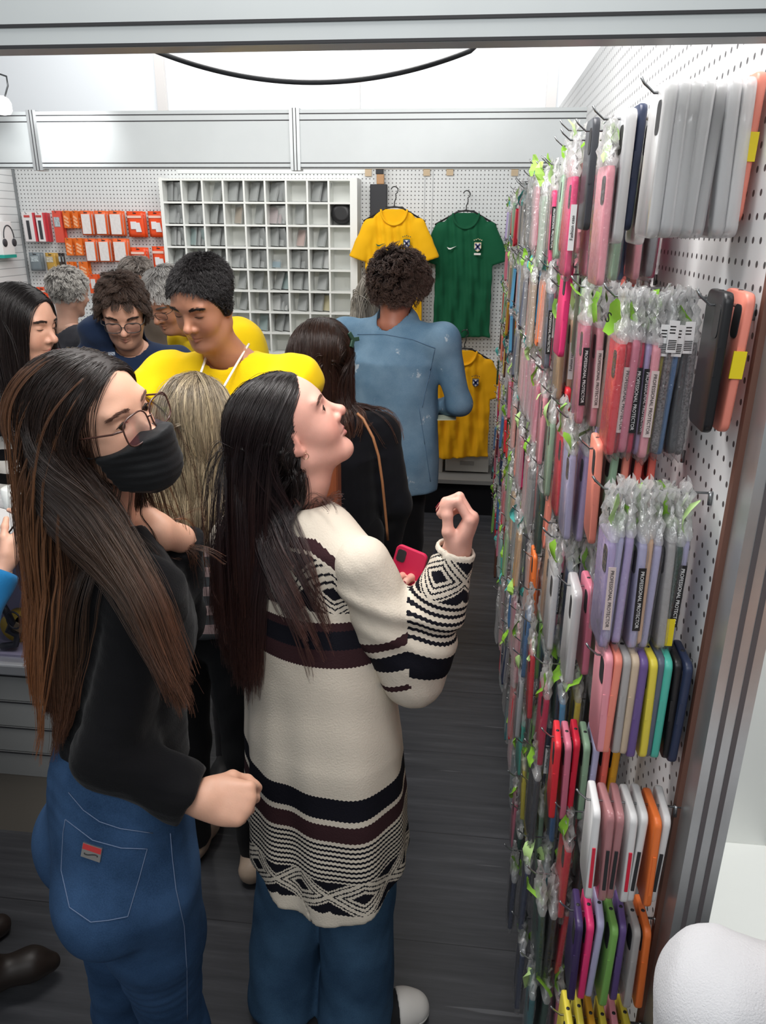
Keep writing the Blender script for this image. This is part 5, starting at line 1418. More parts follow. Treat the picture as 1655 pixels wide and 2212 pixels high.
pack_cols = {'g': ('grey', '#a7abab'), 'a': ('amber', '#b88a2c'), 'p': ('pink', '#c39aa0'), 't': ('teal', '#3f9ea0'), 'o': ('coral', '#e09a86'), 'b': ('blue', '#2f9fc0'), 'k': ('black', '#242427'), 'w': ('white', '#efefee'), 'y': ('yellow', '#e6cf2a'), 'd': ('dark grey', '#6f7478')}
cells = ['dggd,gg,g,gg,gg,gdg,f,gg,', 'gggd,dgg,gg,a,g,ppgw,g,f,', 'gwgd,tggt,gg,f,ggg,ggd,o,g,', 'gg,g,gg,ggd,ggd,bf,gdk,gw,', ',,,g,df,gt,gg,g,', ',,,g,d,wgwd,g,gy,', ',,,,t,gg,,,']
proto_pack = {}
for r, row in enumerate(cells):
    for c, it in enumerate(row.split(',')):
        n = len(it)
        for i, k in enumerate(it):
            x = sx0 + c * cw + 0.016 + (cw - 0.03) * (i + 0.5) / max(n, 1); z = zt - (r + 1) * rowp + th / 2 + 0.001
            flat = k == 'f'
            cname, ccol = pack_cols['g' if flat else k]
            if k not in proto_pack:
                rt = empty('film_pack'); h_ = 0.105 if k != 'b' else 0.04
                if flat: MB().box((-.05, -.04, 0), (.05, .04, .006)).build('pack_body', m_film, rt)
                else:
                    MB().box((-.005, -.036, 0.002), (.005, .036, h_)).build('screen_protector', mat('pack_' + cname, ccol, .3), rt, bevel=.002)
                    MB().box((-.0065, -.041, 0), (.0065, .041, h_ + .012)).build('clear_sleeve', m_film, rt)
                o = proto_pack[k] = rt
            else: o = copy_tree(proto_pack[k])
            o.location = (x, D0 + 0.062, z)
            if not flat: o.rotation_euler = (0, 0.10 + 0.22 * rng.rand() if i < n / 2 + .5 else -0.1 - .25 * rng.rand(), 0.75 + 0.3 * rng.rand())
            if not flat: o.location.z += 0.004
            tag(o, f'{"flat grey" if flat else cname} film pack, {ORD[i]} in row {r + 1}, column {c + 1} of cube shelf', 'pack', 'film packs in the cube shelf')
tp = empty('tape_roll', (sx0 + 8.55 * cw, D0 + .05, zt - 2 * rowp + .078)); tag(tp, 'black roll of tape in the rightmost column of the cube shelf', 'tape')
MB().lathe([(.036, -.025), (.066, -.025), (.066, .025), (.036, .025)], n=28, axis='y').build('tape_ring', mat('tape_black', '#1e1e20', .4), tp)
MB().lathe([(.002, -.022), (.036, -.022), (.036, .022), (.002, .022)], n=24, axis='y').build('tape_core', mat('core_grey', '#9c9a96', .6), tp)
# --- orange packs
def pegs(x, z, y, ln=0.10):
    h = MB().tube([(x, y, z), (x, y - ln * .9, z), (x, y - ln, z + .012)], .0022, 6).build('peg_hook', m_hook)
    return h
kinds = {
    'white box': ('#efeaea', '#d8434e'), 'red box': ('#e2513f', '#e2513f'), 'orange card': ('#e8701f', '#e8701f'), 'window pouch': ('#ef6a34', '#e4dfdd'),
    'orange pouch': ('#ef4f1c', '#ef4f1c'), 'grey pouch': ('#7c878d', '#7c878d'), 'yellow pouch': ('#c79d45', '#c79d45'), 'dark pouch': ('#3c3634', '#3c3634'), 'small window card': ('#ea5a22', '#e9e4e2')}
rows_ = [
    ('white box', 47, 78, 458, 522), ('white box', 76, 100, 458, 522), ('red box', 112, 140, 455, 524), ('orange card', 134, 154, 455, 493), ('orange card', 155, 172, 455, 493),
    ('window pouch', 173, 201, 455, 508), ('window pouch', 203, 234, 455, 508), ('window pouch', 234, 268, 455, 509), ('orange pouch', 271, 315, 456, 512), ('orange pouch', 318, 356, 456, 512),
    ('orange card', 140, 159, 514, 552), ('orange card', 161, 181, 514, 552), ('window pouch', 182, 211, 515, 566), ('window pouch', 211, 240, 515, 566), ('window pouch', 242, 278, 515, 566),
    ('orange pouch', 280, 321, 534, 590), ('orange pouch', 327, 362, 532, 590),
    ('grey pouch', 63, 91, 545, 585), ('yellow pouch', 96, 125, 546, 586), ('dark pouch', 126, 137, 546, 584), ('orange card', 144, 163, 565, 600), ('orange card', 170, 193, 565, 600),
    ('small window card', 190, 215, 592, 634), ('orange pouch', 77, 108, 620, 660), ('orange card', 120, 146, 610, 650)]
cnt = {}
for kd, x0, x1, y0, y1 in rows_:
    cnt[kd] = cnt.get(kd, 0) + 1
    yy = YB - 0.075
    a, bb = P(x0, y0, yy), P(x1, y1, yy)
    w_, h_ = bb[0] - a[0], a[2] - bb[2]
    cx = (a[0] + bb[0]) / 2
    tag(pegs(cx, a[2] - 0.010, YB + .006, 0.11), f'steel peg holding {kd} number {ORD[cnt[kd] - 1]} from the upper left on the back wall', 'hook', 'pegs on the back wall')
    c1, c2 = kinds[kd]
    rt = empty('hanging_pack', (cx, yy, a[2])); yaw = rng.uniform(-.18, .25)
    mb = MB(); t_ = 0.016 if 'box' in kd else 0.010
    if 'pouch' in kd:
        n = 7
        vs = [];
        for s in (-1, 1):
            for j in range(n):
                for i in range(n):
                    u, v = i / (n - 1) - .5, j / (n - 1)
                    bul = (1 - (2 * u) ** 4) * max(0, 1 - (2 * v - 1.15) ** 2) ** .5
                    vs.append((u * w_, s * (0.001 + t_ * bul), -v * h_))
        fs = []
        for b0 in (0, n * n):
            for j in range(n - 1):
                for i in range(n - 1):
                    q = (b0 + j * n + i, b0 + j * n + i + 1, b0 + (j + 1) * n + i + 1, b0 + (j + 1) * n + i); fs.append(q if b0 == 0 else q[::-1])
        ring = [i for i in range(n)] + [j * n + n - 1 for j in range(1, n)] + [n * n - 1 - i for i in range(1, n)] + [(n - 1 - j) * n for j in range(1, n - 1)]
        for p_, q_ in zip(ring, ring[1:] + ring[:1]): fs.append((p_, q_, q_ + n * n, p_ + n * n))
        mb.add(vs, fs, 0, True)
    else: mb.box((-w_ / 2, -t_ / 2, -h_), (w_ / 2, t_ / 2, 0))
    body = mb.build('pack_body', mat('pack_' + kd.replace(' ', '_'), c1, .35), rt, bevel=0 if 'pouch' in kd else .002)
    fy = -t_ * 1.15 if 'pouch' in kd else -t_ / 2 - .001
    MB().box((-.012, fy * .35 - .002, -.016), (.012, fy * .35 + .002, -.010)).build('hang_hole', m_dark, rt)
    if kd == 'white box':
        MB().box((w_ / 2, -t_ / 2 - .001, -h_), (w_ / 2 + .012, t_ / 2 + .03, -.004)).build('side_panel', mat('pack_side_red', c2, .4), rt)
        MB().box((-.012, fy - .002, -h_ * .92), (.010, fy, -h_ * .28)).build('printed_comb', mat('print_dark', '#3c3d42', .5), rt, bevel=.003)
        MB().box((-.022, fy - .002, -.034), (.018, fy, -.020)).build('red_title_bar', mat('print_red', '#c8443f', .5), rt)
    elif kd == 'window pouch': MB().box((-w_ * .40, fy - .003, -h_ * .95), (w_ * .40, fy, -h_ * .14)).build('paper_window', mat('window_pale', c2, .3, noise=.08, scale=60), rt, bevel=.002)
    elif kd == 'small window card': MB().box((-w_ * .25, fy - .003, -h_ * .75), (w_ * .25, fy, -h_ * .25)).build('window', mat('window_pale', c2, .3), rt)
    elif kd in ('orange pouch',):
        MB().box((-w_ * .42, fy * .9 - .003, -h_ * .26), (w_ * .42, fy * .9, -h_ * .17)).build('white_lettering_bar', mat('print_white', '#f5cdbd', .5), rt)
        MB().obox((-.01, fy - .003, -h_ * .55), (w_ * .18, 0, 0), (0, .003, 0), (0, 0, h_ * .15)).build('printed_charger', mat('print_pale', '#e9e7e8', .5), rt, bevel=.004)
        MB().obox((w_ * .18, fy - .003, -h_ * .62), (w_ * .04, 0, -.03), (0, .002, 0), (.02, 0, .0)).build('printed_cable', mat('print_pale', '#e9e7e8', .5), rt)
    elif kd == 'orange card':
        for j in range(3): MB().obox((0, fy - .001, -h_ * (.40 + .2 * j)), (w_ * .30, 0, -.010), (0, .001, 0), (.003, 0, .006)).build('printed_cable', mat('print_peach', '#f3b184', .5), rt)
    else: MB().box((-w_ * .36, fy * .9 - .003, -h_ * .5), (w_ * .3, fy * .9, -h_ * .2)).build('printed_panel', mat('print_' + kd.replace(' ', '_'), '#c8c2b0' if 'yellow' in kd else '#aeb9bd', .5, noise=.5, scale=90), rt)
    rt.rotation_euler = (0.04, 0, yaw)
    lab = f'{kd} hanging on the back wall, {ORD[cnt[kd] - 1]} of its kind from the upper left'
    tag(rt, lab, 'pack', 'orange and white packs on the back wall')
    o2 = copy_tree(rt); o2.location = (cx + .004, yy + .034, a[2] - .002); o2.rotation_euler = (0.03, 0, yaw + .05); tag(o2, lab.replace(' hanging', ' hanging behind the front one'), 'pack', 'orange and white packs on the back wall')
    o2['label'] = f'{kd} hanging directly behind the {ORD[cnt[kd] - 1]} one of its kind, back wall'
# --- shirts on hangers
def hanger(x, z, y, label):
    h = empty('clothes_hanger', (x, y, z)); tag(h, label, 'hanger', 'black hangers on the back wall')
    k = [(.0 + .022 * math.cos(a), 0, .10 + .022 * math.sin(a)) for a in np.linspace(2.9, -1.2, 12)]
    MB().tube(k + [(.010, 0, .055), (.0, 0, .03), (0, 0, .0)], .0032, 8).build('hook', mat('hanger_black', '#1a1a1c', .4), h)
    MB().tube([(-.055, 0, .0), (.055, 0, .0)], .0045, 8).build('crossbar', MATS['hanger_black'], h)
    MB().tube([(-.20, 0, -.085), (-.055, 0, -.006), (0, 0, .004), (.055, 0, -.006), (.20, 0, -.085)], .0055, 8).build('shoulders', MATS['hanger_black'], h)
    return h
def hung_shirt(x, ztop, y, height, color, cname, label, hlabel, swoosh, crest, yaw=0.0):
    h = hanger(x, ztop + .012, y, hlabel)
    tag(pegs(x + .012, ztop + 0.128, YB + .004, YB - y + .03), 'steel peg holding ' + hlabel.replace('black plastic hanger', 'the hanger'), 'hook', 'pegs on the back wall')
    W_ = 0.222
    def fn(Q):
        X, Y, Z = Q[:, 0], Q[:, 1], Q[:, 2]
        wz = np.interp(-Z, [0, .02, .10, .25, height - .05, height], [.07, .11, .178, W_ - .035, W_ - .03, W_ - .02])
        f = 0.010 * np.sin(X * 60 + 2 * np.sin(Z * 5)) * np.clip(-Z / .4, 0.1, 1) + 0.005 * np.sin(X * 130 + Z * 11)
        d = np.maximum(np.abs(X) - wz, np.abs(Y + f) - 0.014)
        d = smax(d, -Z - height + 0.012 * np.sin(X * 12 + x), .006); d = smax(d, Z + 0.45 * np.maximum(0, np.abs(X) - 0.06) - .002, .01)
        S_ = np.stack([np.abs(X), Y * 1.9, Z], 1)
        sl = cone(S_, (.155, 0, -.10), (.232, 0, -.300), .050, .066) / 1.4
        sl = smax(sl, (S_ - np.array([.225, 0, -.310])) @ nrm((.30, 0, -.95)), .005)
        d = smin(d, sl, .008) + 0.003 * noise3(Q, 30, 5)
        neck = np.sqrt((X / .082) ** 2 + ((Z + .0) / .092) ** 2) - 1
        return smax(d, -np.maximum(neck * .07, Y + 0.004), .004)
    V, Qd = polygonise(fn, (-.40, -.08, -height - .06), (.40, .08, .06), .0085)
    me = np_mesh('shirt', V, Qd)
    o = empty('football_shirt', (x, y, ztop), yaw); tag(o, label, 'shirt', 'football shirts on the back wall')
    link_mesh('shirt_body', me, fabric('jersey_' + cname, color, .75, 400, .25, .06), o)
    rim = [(.084 * math.cos(a), -.019, .094 * math.sin(a) - .001) for a in np.linspace(math.pi, 2 * math.pi, 20)]
    MB().tube(rim, .0065, 8).build('collar', MATS['jersey_' + cname], o)
    if swoosh:
        pl = [(-.030, .006), (-.020, -.008), (-.008, -.010), (.032, .012), (-.004, .000), (-.016, .0)]
        MB().prism(pl, (-.085, -.034, -.215), (1, 0, 0), (0, 0, 1), (0, .006, 0)).build('chest_logo', mat('logo_' + swoosh, swoosh, .6), o)
    cx_, cz = .085, -.205
    def shield(s, dy, m, nm):
        pl = [(-.022 * s, .026 * s), (.022 * s, .026 * s), (.023 * s, -.008 * s), (.014 * s, -.024 * s), (0, -.032 * s), (-.014 * s, -.024 * s), (-.023 * s, -.008 * s)]
        MB().prism(pl, (cx_, -.034 - dy, cz), (1, 0, 0), (0, 0, 1), (0, .006, 0)).build(nm, m, o)
    shield(1.0, 0, mat('crest_' + crest, crest, .6), 'crest')
    shield(.78, .001, mat('crest_white', '#e9e6df', .6), 'crest_field')
    cr = MB(); cr.obox((cx_, -.0375, cz), (.016, 0, .018), (0, .001, 0), (-.004, 0, .0036)); cr.obox((cx_, -.0375, cz), (-.016, 0, .018), (0, .001, 0), (.004, 0, .0036)); cr.build('crest_cross', mat('crest_navy', '#2c3768', .6), o)
    st = MB()
    for k in range(5): st.obox((cx_ - .024 + .012 * k, -.033, cz + .040 + .004 * (2 - abs(k - 2))), (.003, 0, 0), (0, .002, 0), (0, 0, .003))
    st.build('crest_stars', mat('crest_' + crest, crest, .6), o)
    if crest == '#d9c9a0': MB().box((cx_ - .022, -.035, cz - .052), (cx_ + .022, -.031, cz - .040)).build('crest_name_bar', MATS['crest_white'], o)
pS = P(852, 452, 5.24); hung_shirt(pS[0], pS[2], 5.24, 0.80, '#f0b50c', 'yellow', 'yellow football shirt with crest, left of the green shirt on back wall', 'black plastic hanger of the upper yellow shirt', '#2f5a2c', '#31502f')
pS = P(1007, 460, 5.36); hung_shirt(pS[0], pS[2], 5.36, 0.80, '#0f5638', 'green', 'dark green football shirt with white tick mark and crest', 'black plastic hanger of the green shirt', '#eef0ea', '#d9c9a0')
pS = P(1003, 757, 5.17); hung_shirt(pS[0], pS[2], 5.17, 0.74, '#e9a90c', 'amber', 'amber yellow football shirt hanging below the green shirt', 'black plastic hanger of the amber shirt below the green one', None, '#6a5a3c')
# --- black pouches, card tags, crates, bench
a, bb = P(800, 398, 5.40), P(836, 462, 5.40)
o = empty('umbrella_pouch', ((a[0] + bb[0]) / 2, 5.405, bb[2] - .1)); tag(o, 'black boxed umbrella hanging above the yellow shirt beside the cube shelf', 'umbrella')
MB().box((a[0] - bb[0]) / 2 * np.array([1, 0, 0]) + np.array([0, -.02, 0]), ((bb[0] - a[0]) / 2, .02, a[2] - bb[2] + .1)).build('pouch', mat('pouch_black', '#2b2c31', .6), o, bevel=.004)
MB().box((-.014, -.012, a[2] - bb[2] + .1), (.035, .012, a[2] - bb[2] + .16)).build('wooden_handle', mat('handle_tan', '#b98d62', .5), o, bevel=.004)
MB().box((-.02, -.01, a[2] - bb[2] + .16), (.03, .012, a[2] - bb[2] + .26)).build('folded_canopy', mat('pouch_black', '#2b2c31', .6), o, bevel=.004)
for i, (px, py) in enumerate(((796, 373), (922, 372), (972, 371), (1112, 372))):
    q = P(px, py, YB - .004); w_ = .022
    lab = ['left of the black umbrella pouch', 'above and right of the yellow shirt', 'above the green shirt', 'in the right corner of the back wall'][i]
    tag(MB().box((q[0] - w_, YB - .011, q[2] - .022), (q[0] + w_, YB - .0065, q[2] + .022)).build('card_tag', mat('card_beige', '#cdb89a', .8)), 'small beige card square ' + lab, 'tag', 'card squares on the pegboard')
for i, (x0, x1, lab) in enumerate(((898, 957, 'grey plastic crate half hidden behind the denim shirt'), (962, 1056, 'grey plastic crate below the amber shirt beside the pegboard'))):
    a, bb = P(x0, 975, 5.24), P(x1, 1022, 5.22)
    cr = empty('crate', ((a[0] + bb[0]) / 2, 5.23, bb[2])); tag(cr, lab, 'crate', 'grey crates on the black bench')
    w_, h_ = (bb[0] - a[0]) / 2 - .004, a[2] - bb[2]
    m = MB(); m.box((-w_, 0, 0), (w_, .012, h_)); m.box((-w_, .20, 0), (w_, .212, h_)); m.box((-w_, .012, 0), (-w_ + .012, .20, h_)); m.box((w_ - .012, .012, 0), (w_, .20, h_)); m.box((-w_ + .012, .012, 0), (w_ - .012, .20, .01))
    m.build('crate_body', mat('crate_grey', '#b5b3ad', .5), cr, bevel=.006)
    MB().box((-w_ - .006, -.008, h_ - .018), (w_ + .006, 0, h_)).build('rim', mat('crate_grey', '#b5b3ad', .5), cr, bevel=.003)
    MB().box((-.05, -.004, h_ * .35), (.05, 0.002, h_ * .55)).build('label_slot', mat('crate_dark', '#8f8d88', .5), cr)
zb_ = P(1000, 1022, 5.22)[2]
o = empty('bench', (-.06, 5.08, 0)); tag(o, 'black cloth covered bench under the grey crates', 'bench')
MB().box((-.5, -.02, zb_ - .03), (.35, .36, zb_ - .002)).build('bench_top', mat('bench_grey', '#7d7c79', .6), o)
MB().box((-.5, .0, 0.0), (.35, .34, zb_ - .03)).build('black_cloth', fabric('cloth_black', '#0b0b10', .9), o)
# --- boxed headphones on the left slatwall
q0, q1 = PX(-12, 478, XL + .03), PX(26, 556, XL + .03)
hb = empty('headphone_box', (XL, (q0[1] + q1[1]) / 2, q1[2])); tag(hb, 'white headphone box with teal base on the left slatwall', 'box')
L_, H_ = abs(q1[1] - q0[1]) / 2, q0[2] - q1[2]
MB().box((0.001, -L_, .02), (.06, L_, H_)).build('carton', mat('carton_white', '#f3f3f2', .4), hb, bevel=.002)
MB().box((0.001, -L_ - .004, 0), (.064, L_ + .004, .02)).build('teal_base', mat('carton_teal', '#17a698', .4), hb)
pr = MB(); pr.tube([(.062, L_ * .25 + .06 * math.cos(a), H_ * .55 + .08 * math.sin(a)) for a in np.linspace(0, 3.14, 14)], .004, 6); pr.lathe([(.001, -.002), (.026, -.002), (.026, .002), (.001, .002)], (.062, L_ * .25 + .055, H_ * .42), 16, axis='x'); pr.lathe([(.001, -.002), (.026, -.002), (.026, .002), (.001, .002)], (.062, L_ * .25 - .055, H_ * .42), 16, axis='x')
pr.build('printed_headphones', mat('print_dark', '#3c3d42', .5), hb)
# --- display counter
CX0, CX1, CY0, CY1 = -3.1, -1.02, 1.85, 2.16
ct = empty('display_counter', (CX1, CY0, 0)); tag(ct, 'grey slat fronted display counter with glass top section at the left', 'counter')
def cb(lo, hi): return rel(ct, lo, hi)
MB().box(*cb((CX0, CY0 + .02, 0), (CX1, CY1, .25))).build('base', mat('counter_base', '#8d857a', .6), ct)
m = MB()
for k in range(4): m.box(*cb((CX0, CY0, .252 + k * .094), (CX1, CY1, .252 + k * .094 + .089)))
for k in range(4): m.box(*cb((CX0, CY0 - .002, .252 + k * .094 + .084), (CX1, CY0 + .001, .252 + k * .094 + .0885)), 1)
m.build('slat_front', [mat('counter_grey', '#8e8f8e', .45), m_dark], ct)
MB().box(*cb((CX0, CY0 - .015, .63), (CX1 + .01, CY1 + .01, .668))).build('metal_edge', mat('edge_silver', '#c4c6ca', .3, .6), ct, bevel=.006)
MB().box(*cb((CX0, CY1 - .03, .668), (CX1, CY1, 1.07))).build('inner_back', mat('lilac_board', '#8f8ba0', .6), ct)
MB().box(*cb((CX0, CY0 + .03, .668), (CX1, CY1 - .03, .676))).build('inner_floor', mat('lilac_board', '#8f8ba0', .6), ct)
MB().box(*cb((CX0, CY0, .67), (CX1, CY0 + .006, 1.07))).build('glass_front', glass_mat(), ct)
MB().box(*cb((CX0, CY0 - .01, 1.07), (CX1 + .01, CY1 + .01, 1.095))).build('counter_top', mat('top_grey', '#b9babb', .35, noise=.1, scale=60), ct, bevel=.003)
MB().box(*cb((CX0, CY0 - .012, 1.060), (CX1 + .012, CY0 - .002, 1.070))).build('dark_edge', m_dark, ct)
for i, px in enumerate((14, 44)):
    q = P(px, 1248, CY0 + .10)
    r_ = empty('yellow_tape', (q[0], CY0 + .12, .677 + .05)); tag(r_, ['yellow tape roll in the display counter, nearer the left edge', 'yellow tape roll in the display counter, nearer the brown hair'][i], 'tape', 'yellow tape rolls in the counter')
    MB().lathe([(.022, -.02), (.05, -.02), (.05, .02), (.022, .02)], n=24, axis='y').build('tape_ring', mat('tape_yellow', '#b9992f', .4), r_)
    MB().lathe([(.018, -.021), (.023, -.021), (.023, .021), (.018, .021)], n=20, axis='y').build('tape_core', mat('core_tan', '#8e7a5c', .6), r_)
eb = [P(-6, 1290, CY0 + .05), P(14, 1322, CY0 + .05), P(26, 1345, CY0 + .05), P(18, 1362, CY0 + .05), P(38, 1372, CY0 + .05), P(34, 1392, CY0 + .05), P(4, 1396, CY0 + .05)]
tag(MB().tube(eb, .011, 8).build('earphone_cable', mat('cable_dark', '#23242b', .5)), 'black coiled cable in the glass display counter', 'cable')
lp = P(30, 1340, CY0 + .04); tag(MB().tube([lp + [.022 * math.cos(a), 0, .028 * math.sin(a)] for a in np.linspace(0, 6.2, 24)], .003, 6, closed=True).build('cable_loop', MATS['cable_dark']), 'thin black wire loop beside the coiled cable in counter', 'cable')
q = PZ(8, 1092, 1.13); o = MB().lathe([(.03, 0), (.034, .03), (.034, .07), (.030, .072)], (q[0], CY0 + .16, 1.095), 20).build('white_cup', m_lam); tag(o, 'white cup on the counter top at the left edge', 'cup')
# ================================================================== phone cases on the right pegboard
prng = random.Random(11)
def film_mat(name, tint=(0.97, 0.97, 0.98), white=0.10, fac=0.16, bump=0.8, scale=70):
    m, T, b = node_mat(name)
    co = T.add('ShaderNodeTexCoord'); nz = T.add('ShaderNodeTexNoise', ins={'Scale': scale, 'Detail': 3.0, 'Distortion': 0.8}); T.link(co.outputs['Object'], nz.inputs['Vector'])
    bp = T.add('ShaderNodeBump', ins={'Strength': bump, 'Distance': 0.004}); T.link(nz.outputs['Fac'], bp.inputs['Height'])
    t = T.add('ShaderNodeBsdfTransparent', ins={'Color': (*tint, 1)})
    g = T.add('ShaderNodeBsdfGlossy', ins={'Roughness': 0.12}); T.link(bp.outputs[0], g.inputs['Normal'])
    d = T.add('ShaderNodeBsdfTranslucent', ins={'Color': (0.95, 0.95, 0.95, 1)}); d2 = T.add('ShaderNodeBsdfDiffuse', ins={'Color': (0.95, 0.95, 0.95, 1)})
    dd = T.add('ShaderNodeMixShader', ins={0: 0.5}); T.link(d.outputs[0], dd.inputs[1]); T.link(d2.outputs[0], dd.inputs[2])
    x = T.add('ShaderNodeMixShader', ins={0: white}); T.link(t.outputs[0], x.inputs[1]); T.link(dd.outputs[0], x.inputs[2])
    y = T.add('ShaderNodeMixShader'); lw = T.add('ShaderNodeLayerWeight', ins={'Blend': 0.25}); T.link(bp.outputs[0], lw.inputs['Normal'])
    T.link(T.math('ADD', T.math('MULTIPLY', lw.outputs['Facing'], 0.35), fac * 0.5), y.inputs[0])
    T.link(x.outputs[0], y.inputs[1]); T.link(g.outputs[0], y.inputs[2])
    T.link(y.outputs[0], T.n['Material Output'].inputs['Surface'])
    return m
m_bag = film_mat('bag_film', white=0.06)
m_head = film_mat('bag_header_film', white=0.5, fac=0.3, bump=1.0, scale=110)
m_blister = film_mat('blister_plastic', white=0.55, fac=0.2, bump=0.2, scale=30)
PAL = {'coral': '#ee6f62', 'salmon': '#f08f7c', 'pink': '#eb9aa6', 'hot pink': '#e83a78', 'magenta': '#c52a62', 'crimson': '#d6263f', 'red': '#e0343f', 'rose': '#d0748a', 'burgundy': '#6e2338',
       'lilac': '#b3a3cf', 'purple': '#6a5590', 'dark purple': '#3c2c58', 'lavender': '#b9b6d8', 'blue': '#4a78a8', 'sky blue': '#5aa5d0', 'navy': '#2b3550', 'slate': '#5b6272', 'teal': '#2f6d74', 'turquoise': '#4fb8a6',
       'mint': '#a9cfae', 'green': '#7cb05a', 'sage': '#8fae92', 'dark green': '#1f4638', 'yellow': '#e3d24a', 'mustard': '#d49a2a', 'orange': '#ee7a3a', 'peach': '#e8bf9c', 'beige': '#cdb9a0', 'tan': '#b09069',
       'white': '#dedede', 'pale grey': '#bcbec2', 'grey': '#8f9196', 'charcoal': '#3d3f45', 'black': '#19191c', 'glitter grey': '#6e6a6c', 'brown': '#5a3a2e', 'clear': '#c9c6c4', 'rosy clear': '#c88f92'}
def case_material(c):
    if 'clear' in c: return mat('case_' + c.replace(' ', '_'), PAL[c], 0.15, alpha=0.62)
    if 'glitter' in c: return mat('case_glitter_grey', PAL[c], 0.3, noise=0.9, scale=420)
    return mat('case_' + c.replace(' ', '_'), PAL[c], 0.38)
def rr(w, h, r, n=4):
    out = []
    for cx, cz, a0 in ((w - r, h - r, 0), (-w + r, h - r, 90), (-w + r, -h + r, 180), (w - r, -h + r, 270)):
        out += [(cx + r * math.cos(math.radians(a0 + 90 * i / n)), cz + r * math.sin(math.radians(a0 + 90 * i / n))) for i in range(n + 1)]
    return out
def case_shell(w=.0375, h=.0775, t=.0095):
    """open phone case: rounded rim, back plate, soft edges"""
    m = MB(); n = 4
    prof = [(0, .0016), (.0012, .0004), (t * .35, 0.0), (t * .75, 0.0), (t, .0010), (t, .0026), (t * .25, .0026)]   # (depth, inset)
    rings = []
    for d, ins in prof:
        rings.append([(d - t / 2, p[0], p[1]) for p in rr(w - ins, h - ins, .012 - ins, n)])
    k = len(rings[0]); vs = [p for r in rings for p in r]
    fs = [(i * k + j, i * k + (j + 1) % k, (i + 1) * k + (j + 1) % k, (i + 1) * k + j) for i in range(len(rings) - 1) for j in range(k)]
    fs.append(tuple(range(k))); fs.append(tuple((len(rings) - 1) * k + j for j in range(k)))
    m.add(vs, fs, 0, True)
    return m
def bag_mesh(seed, header):
    r = random.Random(seed); n = 18
    lv = [(-.214, .040, .0012), (-.208, .0425, .006), (-.19, .042, .0092), (-.13, .0415, .0088), (-.07, .0415, .0088), (-.052, .041, .0075)] if not header else \
         [(-.054, .0405, .0074), (-.046, .039, .0085), (-.038, .035, .0060), (-.030, .031, .0085), (-.022, .026, .0050), (-.014, .021, .0070), (-.006, .018, .004), (.002, .019, .0055), (.010, .021, .003)]
    vs = []
    for i, (z, w_, t_) in enumerate(lv):
        j = 0.0016 if not header else 0.004 * min(1, i / 2)
        for k in range(n):
            a = 2 * math.pi * k / n; ca, sa = math.cos(a), math.sin(a); q = (abs(ca) ** 4 + abs(sa) ** 4) ** -.25
            vs.append((t_ * q * ca + r.uniform(-j, j), w_ * q * sa + r.uniform(-j, j), z + r.uniform(-j, j)))
    fs = [(i * n + k, i * n + (k + 1) % n, (i + 1) * n + (k + 1) % n, (i + 1) * n + k) for i in range(len(lv) - 1) for k in range(n)]
    if not header: fs.append(tuple(range(n)))
    return MB().add(vs, fs, 0, True)
def tag_mesh(seed):
    r = random.Random(seed); vs = []
    for i in range(5):
        for j in range(3):
            u = (i / 4 - .5) * .052; v = (j / 2 - .5) * .027 * (1 - .6 * abs(i / 2 - 1) ** 2)
            vs.append((.006 * math.sin(i * 1.3 + seed) + r.uniform(-.003, .003), v, u))
    fs = [(i * 3 + j, i * 3 + j + 1, (i + 1) * 3 + j + 1, (i + 1) * 3 + j) for i in range(4) for j in range(2)]
    return MB().add(vs, fs, 0, True)
m_tag = mat('tag_green', '#8ec63f', .35); m_tag2 = mat('tag_pale_green', '#b7d98e', .35)
SHELL = case_shell().build('case_shell_source', None); ME_SHELL = SHELL.data; bpy.data.objects.remove(SHELL)
def grab(mb, nm, bevel=0):
    o = mb.build(nm, None); me = o.data; bpy.data.objects.remove(o); return me
ME_BAG = [grab(bag_mesh(s, False), 'bag') for s in range(4)]
ME_HEAD = [grab(bag_mesh(s + 10, True), 'header') for s in range(5)]
ME_TAG = [grab(tag_mesh(s), 'tag') for s in range(5)]
ME_CAM = grab(MB().prism(rr(.011, .018, .007), (-.0056, -.018, .046), (0, 1, 0), (0, 0, 1), (.0012, 0, 0)), 'cam')
ME_HOLE = grab(MB().lathe([(.0001, 0), (.0028, 0), (.0028, .0008), (.0001, .0008)], (0, 0, .0772), 12), 'port')
ME_SIDE = grab(MB().box((-.0048, -.0380, -.012), (-.001, -.0370, .02)), 'btn')
for me in ME_BAG + ME_HEAD + ME_TAG + [ME_SHELL, ME_CAM, ME_HOLE, ME_SIDE]: me.materials.append(None)
def inst(name, me, material, parent, loc=(0, 0, 0), rot=(0, 0, 0)):
    o = bpy.data.objects.new(name, me); COL.objects.link(o); o.parent = parent; o.location = loc; o.rotation_euler = rot
    s = o.material_slots[0]; s.link = 'OBJECT'; s.material = material
    return o
TXT = {}
def text_mesh(body, size, extrude=.0001):
    k = (body, size)
    if k not in TXT:
        cu = bpy.data.curves.new('lettering', 'FONT'); cu.body = body; cu.size = size; cu.align_x = 'CENTER'; cu.align_y = 'CENTER'; cu.extrude = extrude; cu.resolution_u = 3
        t = bpy.data.objects.new('lettering', cu); COL.objects.link(t)
        dg = bpy.context.evaluated_depsgraph_get(); me = bpy.data.meshes.new_from_object(t.evaluated_get(dg)); me.materials.clear(); me.materials.append(None)
        bpy.data.objects.remove(t); TXT[k] = me
    return TXT[k]
